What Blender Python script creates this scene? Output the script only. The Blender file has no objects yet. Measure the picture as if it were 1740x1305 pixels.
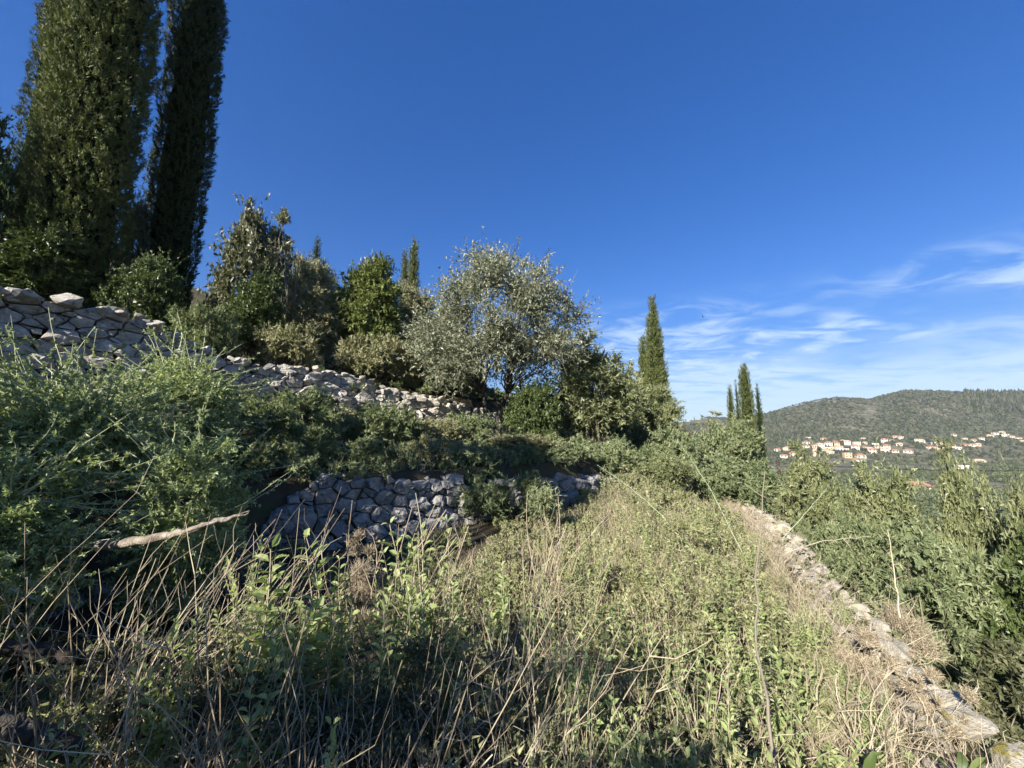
import bpy, bmesh, math, random
import numpy as np
from mathutils import Vector

# ------------------------------------------------------------------ camera, sky, sun, exposure
scene = bpy.context.scene
COL = scene.collection
EYE = np.array([0.0, 0.0, 1.65])
PITCH = math.radians(7.6)
cam_d = bpy.data.cameras.new('camera')
cam_d.sensor_width = 36.0
cam_d.lens = 36.0 * 654.0 / 1740.0
cam_d.clip_start = 0.05
cam_d.clip_end = 6000
cam = bpy.data.objects.new('camera', cam_d)
cam.location = EYE
cam.rotation_euler = (math.radians(90) + PITCH, 0, 0)
COL.objects.link(cam)
scene.camera = cam

SUN_AZ = math.atan2(-0.60, -0.80)          # azimuth of the sun measured from +Y towards +X
SUN_EL = math.radians(29)
sd = Vector((math.sin(SUN_AZ) * math.cos(SUN_EL), math.cos(SUN_AZ) * math.cos(SUN_EL), math.sin(SUN_EL)))
sun_d = bpy.data.lights.new('sun', 'SUN')
sun_d.energy = 5.0
sun_d.angle = math.radians(0.53)
sun_d.color = (1.0, 0.93, 0.82)
sun = bpy.data.objects.new('sun', sun_d)
sun.rotation_euler = (-sd).to_track_quat('-Z', 'Y').to_euler()
sun.location = (-20, -30, 40)
COL.objects.link(sun)

world = bpy.data.worlds.new('World')
scene.world = world
world.use_nodes = True


def build_world():
    nt = world.node_tree
    N = nt.nodes
    N.clear()
    lk = nt.links.new
    out = N.new('ShaderNodeOutputWorld')
    bg = N.new('ShaderNodeBackground')
    bg.inputs['Strength'].default_value = 0.068
    sky = N.new('ShaderNodeTexSky')
    sky.sky_type = 'NISHITA'
    sky.sun_disc = False
    sky.sun_elevation = SUN_EL
    sky.sun_rotation = SUN_AZ
    sky.altitude = 500
    sky.air_density = 1.0
    sky.dust_density = 0.0
    sky.ozone_density = 4.0
    hs = N.new('ShaderNodeHueSaturation')
    hs.inputs['Hue'].default_value = 0.52
    hs.inputs['Saturation'].default_value = 1.5
    gm = N.new('ShaderNodeGamma')
    gm.inputs[1].default_value = 0.72
    lk(sky.outputs[0], gm.inputs[0])
    lk(gm.outputs[0], hs.inputs['Color'])
    hs.inputs['Value'].default_value = 1.42
    tc = N.new('ShaderNodeTexCoord')
    sp = N.new('ShaderNodeSeparateXYZ')
    lk(tc.outputs['Generated'], sp.inputs[0])

    def math_(op, a, b=None, c=None):
        m = N.new('ShaderNodeMath')
        m.operation = op
        for i, v in enumerate((a, b, c)):
            if v is None:
                continue
            if isinstance(v, (int, float)):
                m.inputs[i].default_value = v
            else:
                lk(v, m.inputs[i])
        return m.outputs[0]

    def ramp(fac, pts):
        r = N.new('ShaderNodeMapRange')
        r.interpolation_type = 'SMOOTHSTEP'
        r.inputs[1].default_value, r.inputs[2].default_value = pts
        lk(fac, r.inputs[0])
        return r.outputs[0]
    # cirrus on a flat layer far above: project the view ray on a plane
    zc = math_('MAXIMUM', sp.outputs[2], 0.015)
    zz = math_('ADD', zc, 0.06)
    cx = math_('DIVIDE', sp.outputs[0], zz)
    cy = math_('DIVIDE', sp.outputs[1], zz)
    cb = N.new('ShaderNodeCombineXYZ')
    lk(cx, cb.inputs[0])
    lk(cy, cb.inputs[1])
    mp = N.new('ShaderNodeMapping')
    mp.inputs['Rotation'].default_value = (0, 0, math.radians(24))
    mp.inputs['Scale'].default_value = (0.9, 1.35, 1)
    mp.inputs['Location'].default_value = (3.3, 0.75, 0)
    lk(cb.outputs[0], mp.inputs[0])

    def noise(scale, detail, rough, dist):
        n = N.new('ShaderNodeTexNoise')
        n.inputs['Scale'].default_value = scale
        n.inputs['Detail'].default_value = detail
        n.inputs['Roughness'].default_value = rough
        n.inputs['Distortion'].default_value = dist
        lk(mp.outputs[0], n.inputs['Vector'])
        return n.outputs[0]
    fine = ramp(noise(2.6, 9, 0.58, 0.7), (0.40, 0.70))
    big = ramp(noise(0.55, 3, 0.5, 0.2), (0.36, 0.56))
    wisp = math_('MULTIPLY', fine, big)
    # a thin sheet of cirrus low over the valley horizon
    low = ramp(sp.outputs[2], (0.22, 0.07))
    sheet = math_('MULTIPLY', low, ramp(noise(1.1, 8, 0.62, 0.6), (0.28, 0.62)))
    azm = ramp(sp.outputs[0], (0.0, 0.35))          # the cirrus lies over the valley
    high = ramp(sp.outputs[2], (0.34, 0.25))
    wisp = math_('MULTIPLY', math_('MULTIPLY', wisp, high), azm)
    sheet = math_('MULTIPLY', sheet, azm)
    fac = math_('MINIMUM', math_('ADD', math_('MULTIPLY', wisp, 0.8), math_('MULTIPLY', sheet, 1.0)), 0.8)
    mx = N.new('ShaderNodeMix')
    mx.data_type = 'RGBA'
    lk(fac, mx.inputs[0])
    ext = N.new('ShaderNodeMapRange')
    ext.inputs[1].default_value, ext.inputs[2].default_value = 0.02, 0.30
    ext.inputs[3].default_value, ext.inputs[4].default_value = 0.70, 1.0
    lk(sp.outputs[2], ext.inputs[0])
    vm = N.new('ShaderNodeVectorMath')
    vm.operation = 'SCALE'
    lk(hs.outputs[0], vm.inputs[0])
    lk(ext.outputs[0], vm.inputs['Scale'])
    lk(vm.outputs[0], mx.inputs[6])
    mx.inputs[7].default_value = (3.8, 4.9, 6.1, 1)
    lk(mx.outputs[2], bg.inputs['Color'])
    lk(bg.outputs[0], out.inputs[0])


build_world()
vs = scene.view_settings
vs.view_transform = 'Standard'
vs.look = 'None'
vs.exposure = 1.42
vs.gamma = 1
vs.use_curve_mapping = False
scene.render.engine = 'CYCLES'
cy = scene.cycles
cy.use_denoising = True
cy.denoiser = 'OPENIMAGEDENOISE'
cy.denoising_input_passes = 'RGB_ALBEDO_NORMAL'
cy.denoising_prefilter = 'ACCURATE'
cy.max_bounces = 6
cy.diffuse_bounces = 3
cy.glossy_bounces = 2
cy.transmission_bounces = 3
cy.transparent_max_bounces = 4
cy.use_adaptive_sampling = True
cy.adaptive_threshold = 0.02
cy.sample_clamp_indirect = 4

# ------------------------------------------------------------------ small maths helpers
rng = np.random.default_rng(7)


def unit(v):
    return v / np.maximum(np.linalg.norm(v, axis=-1, keepdims=True), 1e-9)


def rand_unit(n, r=None):
    r = r or rng
    return unit(r.normal(size=(n, 3)))


def _hash(ix, iy, iz, seed):
    h = (ix * 374761393 + iy * 668265263 + iz * 2147483647 + seed * 974711) & 0xffffffff
    h = ((h ^ (h >> 13)) * 1274126177) & 0xffffffff
    return ((h ^ (h >> 16)) & 0xffff) / 65535.0


def vnoise(P, scale=1.0, seed=0):
    P = np.asarray(P, float) * scale
    if P.shape[-1] == 2:
        P = np.concatenate([P, np.zeros(P.shape[:-1] + (1,))], -1)
    i = np.floor(P).astype(np.int64)
    f = P - i
    f = f * f * (3 - 2 * f)
    r = 0
    for dx in (0, 1):
        for dy in (0, 1):
            for dz in (0, 1):
                w = (f[..., 0] if dx else 1 - f[..., 0]) * (f[..., 1] if dy else 1 - f[..., 1]) * (f[..., 2] if dz else 1 - f[..., 2])
                r = r + w * _hash(i[..., 0] + dx, i[..., 1] + dy, i[..., 2] + dz, seed)
    return r


def fbm(P, scale, seed=0, oct=3):
    a, s, t = 0.0, 1.0, 0.0
    for k in range(oct):
        a = a + s * vnoise(P, scale * 2 ** k, seed + k)
        t += s
        s *= 0.5
    return a / t


def ray(px, py):
    x = (px - 870.0) / 654.0
    v = (652.5 - py) / 654.0
    return np.array([x, math.cos(PITCH) - math.sin(PITCH) * v, math.sin(PITCH) + math.cos(PITCH) * v])


def at(px, py, depth):
    """the point at forward distance depth on the sight line of a place seen in the photograph"""
    d = ray(px, py)
    return EYE + d * (depth / d[1])


# ------------------------------------------------------------------ terrain
WALL_A = np.array([(-1.2, -7.0), (0.7, -2.0), (2.26, 2.15), (3.3, 4.4), (4.5, 6.9), (5.6, 10.0), (7.6, 15.0), (12, 24), (18, 36), (23, 50), (28, 75), (25, 120), (-20, 300)], float)
WALL_B = np.array([(-4.6, -6.0), (-4.3, 0.5), (-3.5, 3.4), (-2.95, 4.3), (-2.1, 4.9), (-0.6, 6.2), (1.2, 7.9), (2.2, 9.2), (4.2, 13.5), (8, 24), (12, 38), (15, 60), (12, 110), (-40, 290)], float)
WALL_C = np.array([(-13.0, -4.0), (-10.2, 3.0), (-8.5, 6.0), (-7.1, 7.7), (-6.0, 9.2), (-4.45, 11.0), (-1.9, 13.4), (0.6, 17), (4, 26), (6, 42), (6, 65), (0, 110), (-60, 280)], float)


def sdist(P, W):
    """signed distance in plan to a terrace line, positive uphill (to its left)"""
    best = np.full(P.shape[:-1], 1e9)
    sgn = np.ones(P.shape[:-1])
    for i in range(len(W) - 1):
        a, b = W[i], W[i + 1]
        ab = b - a
        t = ((P - a) @ ab) / (ab @ ab)
        tc = np.clip(t, 0 if i else -1e3, 1 if i < len(W) - 2 else 1e3)
        q = a + tc[..., None] * ab
        d = np.linalg.norm(P - q, axis=-1)
        cr = ab[0] * (P[..., 1] - a[1]) - ab[1] * (P[..., 0] - a[0])
        m = d < best
        best = np.where(m, d, best)
        sgn = np.where(m, np.sign(cr), sgn)
    return best * sgn


RIDGE_PX = np.array([900, 1000, 1100, 1160, 1200, 1240, 1290, 1310, 1350, 1400, 1430, 1480, 1510, 1540, 1600, 1660, 1740, 1900, 2300, 3000], float)
RIDGE_PY = np.array([745, 742, 733, 718, 709, 711, 705, 700, 688, 678, 676, 679, 671, 664, 664, 668, 669, 665, 680, 690], float)
RIDGE_U = (RIDGE_PX - 870) / 654
RIDGE_R = np.array([ray(870, p)[2] / ray(870, p)[1] for p in RIDGE_PY])
VALLEY = -29.0


def ground_z(x, y):
    x = np.asarray(x, float)
    y = np.asarray(y, float)
    P = np.stack([x, y], -1)
    a, b, c = sdist(P, WALL_A), sdist(P, WALL_B), sdist(P, WALL_C)
    n = (fbm(P, 0.7, 3) - 0.5)
    low = np.maximum(-1.75 + 0.42 * np.minimum(a, 0), VALLEY + 1.2 * (fbm(P, 0.02, 9) - 0.5)) + 0.25 * n
    t1 = np.clip(a / np.maximum(a - b, 1e-3), 0, 1)
    mid = 0.0 + 0.35 * t1 + 0.12 * n
    t2 = np.clip(b / np.maximum(b - c, 1e-3), 0, 1)
    up = 1.1 + 0.8 * t2 + 0.2 * n
    hill = 2.85 + 0.36 * np.minimum(c, 60) + 0.15 * np.maximum(c - 60, 0) + 0.7 * n
    hill = np.minimum(hill, 60)
    z = np.where(a < 0, low, np.where(b < 0, mid, np.where(c < 0, up, hill)))
    # the hill across the valley
    u = x / np.maximum(y, 1.0)
    R = np.interp(u, RIDGE_U, RIDGE_R)
    top = EYE[2] + R * 960
    rise = np.interp(y, [430, 620, 700, 850, 930, 960, 1100, 1600], [0, 0.22, 0.38, 0.78, 0.96, 1.0, 0.8, 0.0])
    z2 = VALLEY + (top - VALLEY) * rise + (fbm(P, 0.012, 4) - 0.5) * 12 * np.clip((y - 500) / 150, 0, 1) * np.clip((950 - y) / 120, 0, 1)
    z = np.where(y > 400, np.maximum(z2, np.where(a < 0, VALLEY, z)), z)
    return z


def gz(x, y):
    return float(ground_z(np.array([x]), np.array([y]))[0])


# ------------------------------------------------------------------ mesh building
class MB:
    def __init__(self):
        self.v, self.f, self.t, self.n = [], [], [], 0

    def add(self, verts, faces, tint=None):
        """verts (n,3); faces (m,k) indices; tint (m,)"""
        self.v.append(np.asarray(verts, np.float32))
        self.f.append(np.asarray(faces, np.int32) + self.n)
        self.t.append(np.full(len(faces), 0.5, np.float32) if tint is None else np.asarray(tint, np.float32))
        self.n += len(verts)

    def mesh(self, name, mat, smooth=False):
        me = bpy.data.meshes.new(name)
        V = np.concatenate(self.v)
        me.vertices.add(len(V))
        me.vertices.foreach_set('co', V.ravel())
        loops = np.concatenate([f.ravel() for f in self.f])
        tot = np.concatenate([np.full(len(f), f.shape[1], np.int32) for f in self.f])
        st = np.concatenate([[0], np.cumsum(tot)[:-1]]).astype(np.int32)
        me.loops.add(len(loops))
        me.loops.foreach_set('vertex_index', loops)
        me.polygons.add(len(tot))
        me.polygons.foreach_set('loop_start', st)
        me.polygons.foreach_set('loop_total', tot)
        me.polygons.foreach_set('use_smooth', np.full(len(tot), smooth))
        at_ = me.attributes.new('tint', 'FLOAT', 'FACE')
        at_.data.foreach_set('value', np.concatenate(self.t))
        me.update(calc_edges=True)
        if mat:
            me.materials.append(mat)
        return me

    def leaves(self, P, D, Nn, L, W, tint, kind='quad', droop=0.0):
        n = len(P)
        if n == 0:
            return
        D = unit(D)
        S = unit(np.cross(D, Nn))
        U = np.cross(S, D)
        L = np.broadcast_to(np.asarray(L, float), (n,))[:, None]
        W = np.broadcast_to(np.asarray(W, float), (n,))[:, None]
        b = np.arange(n)
        if kind == 'tri':
            V = np.stack([P - S * W * 0.5, P + S * W * 0.5, P + D * L], 1).reshape(-1, 3)
            self.add(V, np.stack([b * 3, b * 3 + 1, b * 3 + 2], 1), tint)
        elif kind == 'quad':
            m = P + D * L * 0.45
            V = np.stack([P, m + S * W * .5 + U * W * .15, P + D * L - U * L * droop, m - S * W * .5 + U * W * .15], 1).reshape(-1, 3)
            self.add(V, np.stack([b * 4, b * 4 + 1, b * 4 + 2, b * 4 + 3], 1), tint)
        else:                                       # broad leaf with a midrib fold and a drooping tip
            c1, c2 = P + D * L * .3, P + D * L * .68 - U * L * droop * .35
            tip = P + D * L * 0.98 - U * L * droop
            e = U * W * .22
            V = np.stack([P, c1 + S * W * .5 + e, c2 + S * W * .42 + e, tip, c2 - S * W * .42 + e, c1 - S * W * .5 + e, c1, c2], 1).reshape(-1, 3)
            o = b[:, None] * 8
            for q in ((0, 1, 6), (2, 3, 7), (0, 6, 5), (7, 3, 4)):
                self.add(np.zeros((0, 3)), (o + np.array(q)), tint)
            for q in ((1, 2, 7, 6), (6, 7, 4, 5)):
                self.add(np.zeros((0, 3)), (o + np.array(q)), tint)
            # faces above were offset by the running count before the vertices: append vertices now
            self.v.append(V.astype(np.float32))
            self.n += len(V)

    def tubes(self, P, R, sides=3, tint=None):
        """P (n,k,3) centre lines, R (n,k) radii"""
        n, k = P.shape[:2]
        if n == 0:
            return
        T = np.gradient(P, axis=1)
        T = unit(T)
        ref = np.where(np.abs(T[..., 2:3]) > 0.9, np.array([1.0, 0, 0]), np.array([0, 0, 1.0]))
        A = unit(np.cross(T, ref))
        B = np.cross(T, A)
        ang = np.arange(sides) * 2 * math.pi / sides
        V = P[:, :, None, :] + R[:, :, None, None] * (A[:, :, None, :] * np.cos(ang)[None, None, :, None] + B[:, :, None, :] * np.sin(ang)[None, None, :, None])
        idx = np.arange(n * k * sides).reshape(n, k, sides)
        j = (np.arange(sides) + 1) % sides
        F = np.stack([idx[:, :-1, :], idx[:, :-1, :][:, :, j], idx[:, 1:, :][:, :, j], idx[:, 1:, :]], -1).reshape(-1, 4)
        tt = None if tint is None else np.repeat(np.asarray(tint), (k - 1) * sides)
        self.add(V.reshape(-1, 3), F, tt)

    def ribbons(self, P, Wd, tint=None, r=None):
        n, k = P.shape[:2]
        if n == 0:
            return
        T = unit(np.gradient(P, axis=1))
        S = unit(np.cross(T, rand_unit(n, r)[:, None, :]))
        V = np.stack([P - S * Wd[..., None] * .5, P + S * Wd[..., None] * .5], 2)
        idx = np.arange(n * k * 2).reshape(n, k, 2)
        F = np.stack([idx[:, :-1, 0], idx[:, :-1, 1], idx[:, 1:, 1], idx[:, 1:, 0]], -1).reshape(-1, 4)
        self.add(V.reshape(-1, 3), F, None if tint is None else np.repeat(np.asarray(tint), k - 1))


def curves(A, B, k, bend, r):
    """n centre lines of k points from A to B with a random sideways bow"""
    t = np.linspace(0, 1, k)[None, :, None]
    L = np.linalg.norm(B - A, axis=-1)[:, None, None]
    w = rand_unit(len(A), r)[:, None, :]
    w2 = rand_unit(len(A), r)[:, None, :]
    return A[:, None] + (B - A)[:, None] * t + w * L * bend * np.sin(math.pi * t) + w2 * L * bend * .45 * np.sin(2 * math.pi * t)


# ------------------------------------------------------------------ materials
def new_mat(name):
    m = bpy.data.materials.new(name)
    m.use_nodes = True
    m.node_tree.nodes.clear()
    return m, m.node_tree.nodes, m.node_tree.links.new


def leaf_mat(name, stops, transl=0.3, rough=0.55, spec=0.25, trans_tint=(1.15, 1.25, 0.6), gain=1.0):
    """per-leaf tint runs through the colour stops; light also comes through the blade"""
    m, N, lk = new_mat(name)
    out = N.new('ShaderNodeOutputMaterial')
    a = N.new('ShaderNodeAttribute')
    a.attribute_name = 'tint'
    cr = N.new('ShaderNodeValToRGB')
    el = cr.color_ramp.elements
    while len(el) < len(stops):
        el.new(0.5)
    for e, (p, c) in zip(el, stops):
        e.position = p
        e.color = (*[x * gain for x in c], 1)
    lk(a.outputs['Fac'], cr.inputs[0])
    p = N.new('ShaderNodeBsdfPrincipled')
    p.inputs['Roughness'].default_value = rough
    p.inputs['Specular IOR Level'].default_value = spec
    lk(cr.outputs[0], p.inputs['Base Color'])
    if transl > 0:
        t = N.new('ShaderNodeBsdfTranslucent')
        mu = N.new('ShaderNodeMix')
        mu.data_type = 'RGBA'
        mu.blend_type = 'MULTIPLY'
        mu.inputs[0].default_value = 1
        lk(cr.outputs[0], mu.inputs[6])
        mu.inputs[7].default_value = (*trans_tint, 1)
        lk(mu.outputs[2], t.inputs['Color'])
        mx = N.new('ShaderNodeMixShader')
        mx.inputs[0].default_value = transl
        lk(p.outputs[0], mx.inputs[1])
        lk(t.outputs[0], mx.inputs[2])
        lk(mx.outputs[0], out.inputs[0])
    else:
        lk(p.outputs[0], out.inputs[0])
    return m


def rough_mat(name, stops, scale=4, detail=8, bump=0.4, bscale=20, rough=0.9, spots=None, coord='Object', tint=0.0, bdist=0.02):
    """noise-coloured matt surface; spots = (colour, scale, low, high) patches with their own outline"""
    m, N, lk = new_mat(name)
    out = N.new('ShaderNodeOutputMaterial')
    p = N.new('ShaderNodeBsdfPrincipled')
    p.inputs['Roughness'].default_value = rough
    p.inputs['Specular IOR Level'].default_value = 0.2
    tc = N.new('ShaderNodeTexCoord')
    vec = tc.outputs[coord]
    if coord == 'Object':
        oi = N.new('ShaderNodeObjectInfo')
        ad = N.new('ShaderNodeVectorMath')
        ad.operation = 'MULTIPLY_ADD'
        cx = N.new('ShaderNodeCombineXYZ')
        for i in range(3):
            lk(oi.outputs['Random'], cx.inputs[i])
        lk(cx.outputs[0], ad.inputs[0])
        ad.inputs[1].default_value = (57, 91, 133)
        lk(vec, ad.inputs[2])
        vec = ad.outputs[0]

    def noise(s, d, r=0.6):
        n = N.new('ShaderNodeTexNoise')
        n.inputs['Scale'].default_value = s
        n.inputs['Detail'].default_value = d
        n.inputs['Roughness'].default_value = r
        lk(vec, n.inputs['Vector'])
        return n.outputs[0]
    cr = N.new('ShaderNodeValToRGB')
    el = cr.color_ramp.elements
    while len(el) < len(stops):
        el.new(0.5)
    for e, (q, c) in zip(el, stops):
        e.position = q
        e.color = (*c, 1)
    src = noise(scale, detail)
    if tint:
        a = N.new('ShaderNodeAttribute')
        a.attribute_name = 'tint'
        mm = N.new('ShaderNodeMix')
        mm.inputs[0].default_value = tint
        lk(src, mm.inputs[2])
        lk(a.outputs['Fac'], mm.inputs[3])
        src = mm.outputs[0]
    lk(src, cr.inputs[0])
    col = cr.outputs[0]
    for sp in spots or []:
        c, s, lo, hi = sp
        r = N.new('ShaderNodeMapRange')
        r.interpolation_type = 'SMOOTHSTEP'
        r.inputs[1].default_value, r.inputs[2].default_value = lo, hi
        lk(noise(s, 6), r.inputs[0])
        mx = N.new('ShaderNodeMix')
        mx.data_type = 'RGBA'
        lk(r.outputs[0], mx.inputs[0])
        lk(col, mx.inputs[6])
        mx.inputs[7].default_value = (*c, 1)
        col = mx.outputs[2]
    lk(col, p.inputs['Base Color'])
    if bump:
        b = N.new('ShaderNodeBump')
        b.inputs['Strength'].default_value = bump
        b.inputs['Distance'].default_value = bdist
        lk(noise(bscale, 10, 0.65), b.inputs['Height'])
        lk(b.outputs[0], p.inputs['Normal'])
    lk(p.outputs[0], out.inputs[0])
    return m


M = {}
M['earth'] = rough_mat('earth_and_litter', [(0.25, (0.045, 0.035, 0.022)), (0.5, (0.10, 0.085, 0.055)), (0.75, (0.17, 0.145, 0.10))], scale=1.3, bump=0.8, bscale=14, coord='Object',
                       spots=[((0.055, 0.075, 0.022), 0.9, 0.50, 0.66)])
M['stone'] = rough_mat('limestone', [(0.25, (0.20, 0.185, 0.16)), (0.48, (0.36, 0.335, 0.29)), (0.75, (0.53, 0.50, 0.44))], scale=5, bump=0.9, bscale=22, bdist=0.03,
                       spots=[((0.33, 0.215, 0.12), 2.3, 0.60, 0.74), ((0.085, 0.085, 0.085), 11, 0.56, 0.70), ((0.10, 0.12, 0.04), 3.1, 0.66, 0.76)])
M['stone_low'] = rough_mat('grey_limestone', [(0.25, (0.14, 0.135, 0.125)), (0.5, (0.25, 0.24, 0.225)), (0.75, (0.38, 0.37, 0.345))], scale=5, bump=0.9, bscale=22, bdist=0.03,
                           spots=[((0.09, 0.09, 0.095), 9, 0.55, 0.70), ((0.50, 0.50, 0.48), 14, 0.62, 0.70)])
M['stone_cap'] = rough_mat('mossy_limestone', [(0.25, (0.21, 0.19, 0.15)), (0.5, (0.38, 0.345, 0.275)), (0.75, (0.54, 0.495, 0.41))], scale=4, bump=0.9, bscale=18, bdist=0.03,
                           spots=[((0.22, 0.19, 0.035), 3.0, 0.57, 0.66), ((0.14, 0.14, 0.13), 10, 0.62, 0.72)])
M['bark'] = rough_mat('bark', [(0.3, (0.022, 0.018, 0.014)), (0.7, (0.075, 0.06, 0.045))], scale=14, bump=0.8, bscale=40)
M['olive_bark'] = rough_mat('olive_bark', [(0.3, (0.03, 0.026, 0.022)), (0.7, (0.11, 0.10, 0.085))], scale=12, bump=0.9, bscale=30)
M['twig'] = rough_mat('grey_twig', [(0.3, (0.09, 0.075, 0.055)), (0.7, (0.20, 0.175, 0.135))], scale=12, bump=0, tint=0.5)
M['dry'] = leaf_mat('dry_stem', [(0.0, (0.17, 0.13, 0.09)), (0.5, (0.30, 0.25, 0.175)), (1.0, (0.46, 0.41, 0.30))], transl=0.12, rough=0.7, spec=0.15, trans_tint=(1, .95, .8), gain=1.08)
M['driftwood'] = rough_mat('bleached_wood', [(0.3, (0.10, 0.08, 0.065)), (0.5, (0.24, 0.205, 0.165)), (0.75, (0.44, 0.40, 0.34))], scale=16, bump=1.0, bscale=60)
M['thorn_twig'] = leaf_mat('pale_green_twig', [(0.0, (0.14, 0.17, 0.075)), (1.0, (0.40, 0.42, 0.27))], transl=0)
L = leaf_mat
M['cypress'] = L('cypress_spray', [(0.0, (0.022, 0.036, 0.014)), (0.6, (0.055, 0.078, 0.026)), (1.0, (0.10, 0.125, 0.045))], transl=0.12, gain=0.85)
M['cypress_lit'] = L('sunlit_cypress_spray', [(0.0, (0.04, 0.052, 0.018)), (0.6, (0.088, 0.105, 0.032)), (1.0, (0.15, 0.16, 0.055))], transl=0.15, gain=1.20)  # brighter, yellower copy for sunlit cypresses; sunshine put into the colour
M['cypress_core'] = L('cypress_inner_shade', [(0.0, (0.012, 0.018, 0.008)), (1.0, (0.02, 0.026, 0.012))], transl=0, rough=1.0, spec=0.0)  # near-black without sheen; inner shade painted into the colour
M['olive'] = L('olive_leaf', [(0.0, (0.062, 0.072, 0.042)), (0.45, (0.14, 0.15, 0.098)), (0.8, (0.24, 0.248, 0.185)), (1.0, (0.34, 0.345, 0.28))], transl=0.2, rough=0.42, spec=0.4, gain=1.35)
M['olive_shrub'] = L('wild_olive_leaf', [(0.0, (0.06, 0.075, 0.03)), (0.5, (0.145, 0.16, 0.075)), (1.0, (0.26, 0.27, 0.15))], transl=0.25, rough=0.45, spec=0.35, gain=1.3)
M['lentisk'] = L('dark_evergreen_leaf', [(0.0, (0.022, 0.035, 0.012)), (0.6, (0.058, 0.080, 0.024)), (1.0, (0.12, 0.15, 0.05))], transl=0.22, rough=0.42, spec=0.4, gain=1.45)
M['kermes'] = L('kermes_oak_leaf', [(0.0, (0.04, 0.055, 0.016)), (0.6, (0.10, 0.12, 0.035)), (1.0, (0.17, 0.185, 0.06))], transl=0.22, rough=0.55, spec=0.2, gain=1.40)
M['oak'] = L('brownish_oak_leaf', [(0.0, (0.032, 0.037, 0.017)), (0.6, (0.076, 0.080, 0.040)), (1.0, (0.165, 0.162, 0.10))], transl=0.2, rough=0.45, spec=0.35, gain=1.5)
M['thorn'] = L('thornbush_leaf', [(0.0, (0.05, 0.072, 0.033)), (0.5, (0.112, 0.134, 0.062)), (1.0, (0.205, 0.218, 0.125))], transl=0.3, gain=2.5)
M['broom'] = L('fine_green_leaf', [(0.0, (0.05, 0.068, 0.032)), (0.5, (0.11, 0.132, 0.065)), (1.0, (0.21, 0.22, 0.13))], transl=0.28, gain=1.60)
M['scrub'] = L('grey_scrub_leaf', [(0.0, (0.065, 0.07, 0.035)), (0.5, (0.15, 0.15, 0.08)), (1.0, (0.25, 0.235, 0.15))], transl=0.22, gain=1.50)
M['rust'] = L('rusty_leaf', [(0.0, (0.10, 0.06, 0.025)), (0.5, (0.22, 0.13, 0.055)), (1.0, (0.22, 0.22, 0.09))], transl=0.25, gain=1.40)
M['sage'] = L('sage_leaf', [(0.0, (0.105, 0.138, 0.055)), (0.5, (0.20, 0.24, 0.10)), (1.0, (0.33, 0.365, 0.19))], transl=0.45, rough=0.75, spec=0.1, gain=1.45)
M['herb'] = L('herb_leaf', [(0.0, (0.088, 0.096, 0.045)), (0.5, (0.18, 0.186, 0.095)), (1.0, (0.33, 0.325, 0.19))], transl=0.35, rough=0.7, spec=0.12, gain=1.5)
M['hill_scrub'] = rough_mat('far_maquis', [(0.3, (0.021, 0.028, 0.016)), (0.5, (0.040, 0.047, 0.028)), (0.75, (0.072, 0.075, 0.05))], scale=0.9, bump=0.0, tint=0.7)
M['grove'] = L('far_olive_leaf', [(0.0, (0.03, 0.042, 0.02)), (0.5, (0.07, 0.086, 0.042)), (1.0, (0.125, 0.142, 0.08))], transl=0.15)
M['metal_dark'] = rough_mat('black_cable_sheath', [(0.3, (0.012, 0.012, 0.013)), (0.7, (0.022, 0.022, 0.022))], bump=0)


# ------------------------------------------------------------------ objects
def empty(name, loc, label=None, cat=None, group=None, kind=None):
    o = bpy.data.objects.new(name, None)
    o.empty_display_size = 0.2
    o.location = loc
    COL.objects.link(o)
    return tag(o, label, cat, group, kind)


def tag(o, label=None, cat=None, group=None, kind=None):
    if label:
        o['label'] = label
    if cat:
        o['category'] = cat
    if group:
        o['group'] = group
    if kind:
        o['kind'] = kind
    return o


def link(name, me, parent=None, loc=(0, 0, 0)):
    o = bpy.data.objects.new(name, me)
    o.location = loc
    COL.objects.link(o)
    if parent:
        o.parent = parent
    return o


def copy_tree(o, parent=None):
    c = o.copy()
    COL.objects.link(c)
    c.parent = parent
    for ch in o.children:
        copy_tree(ch, c)
    return c


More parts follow.
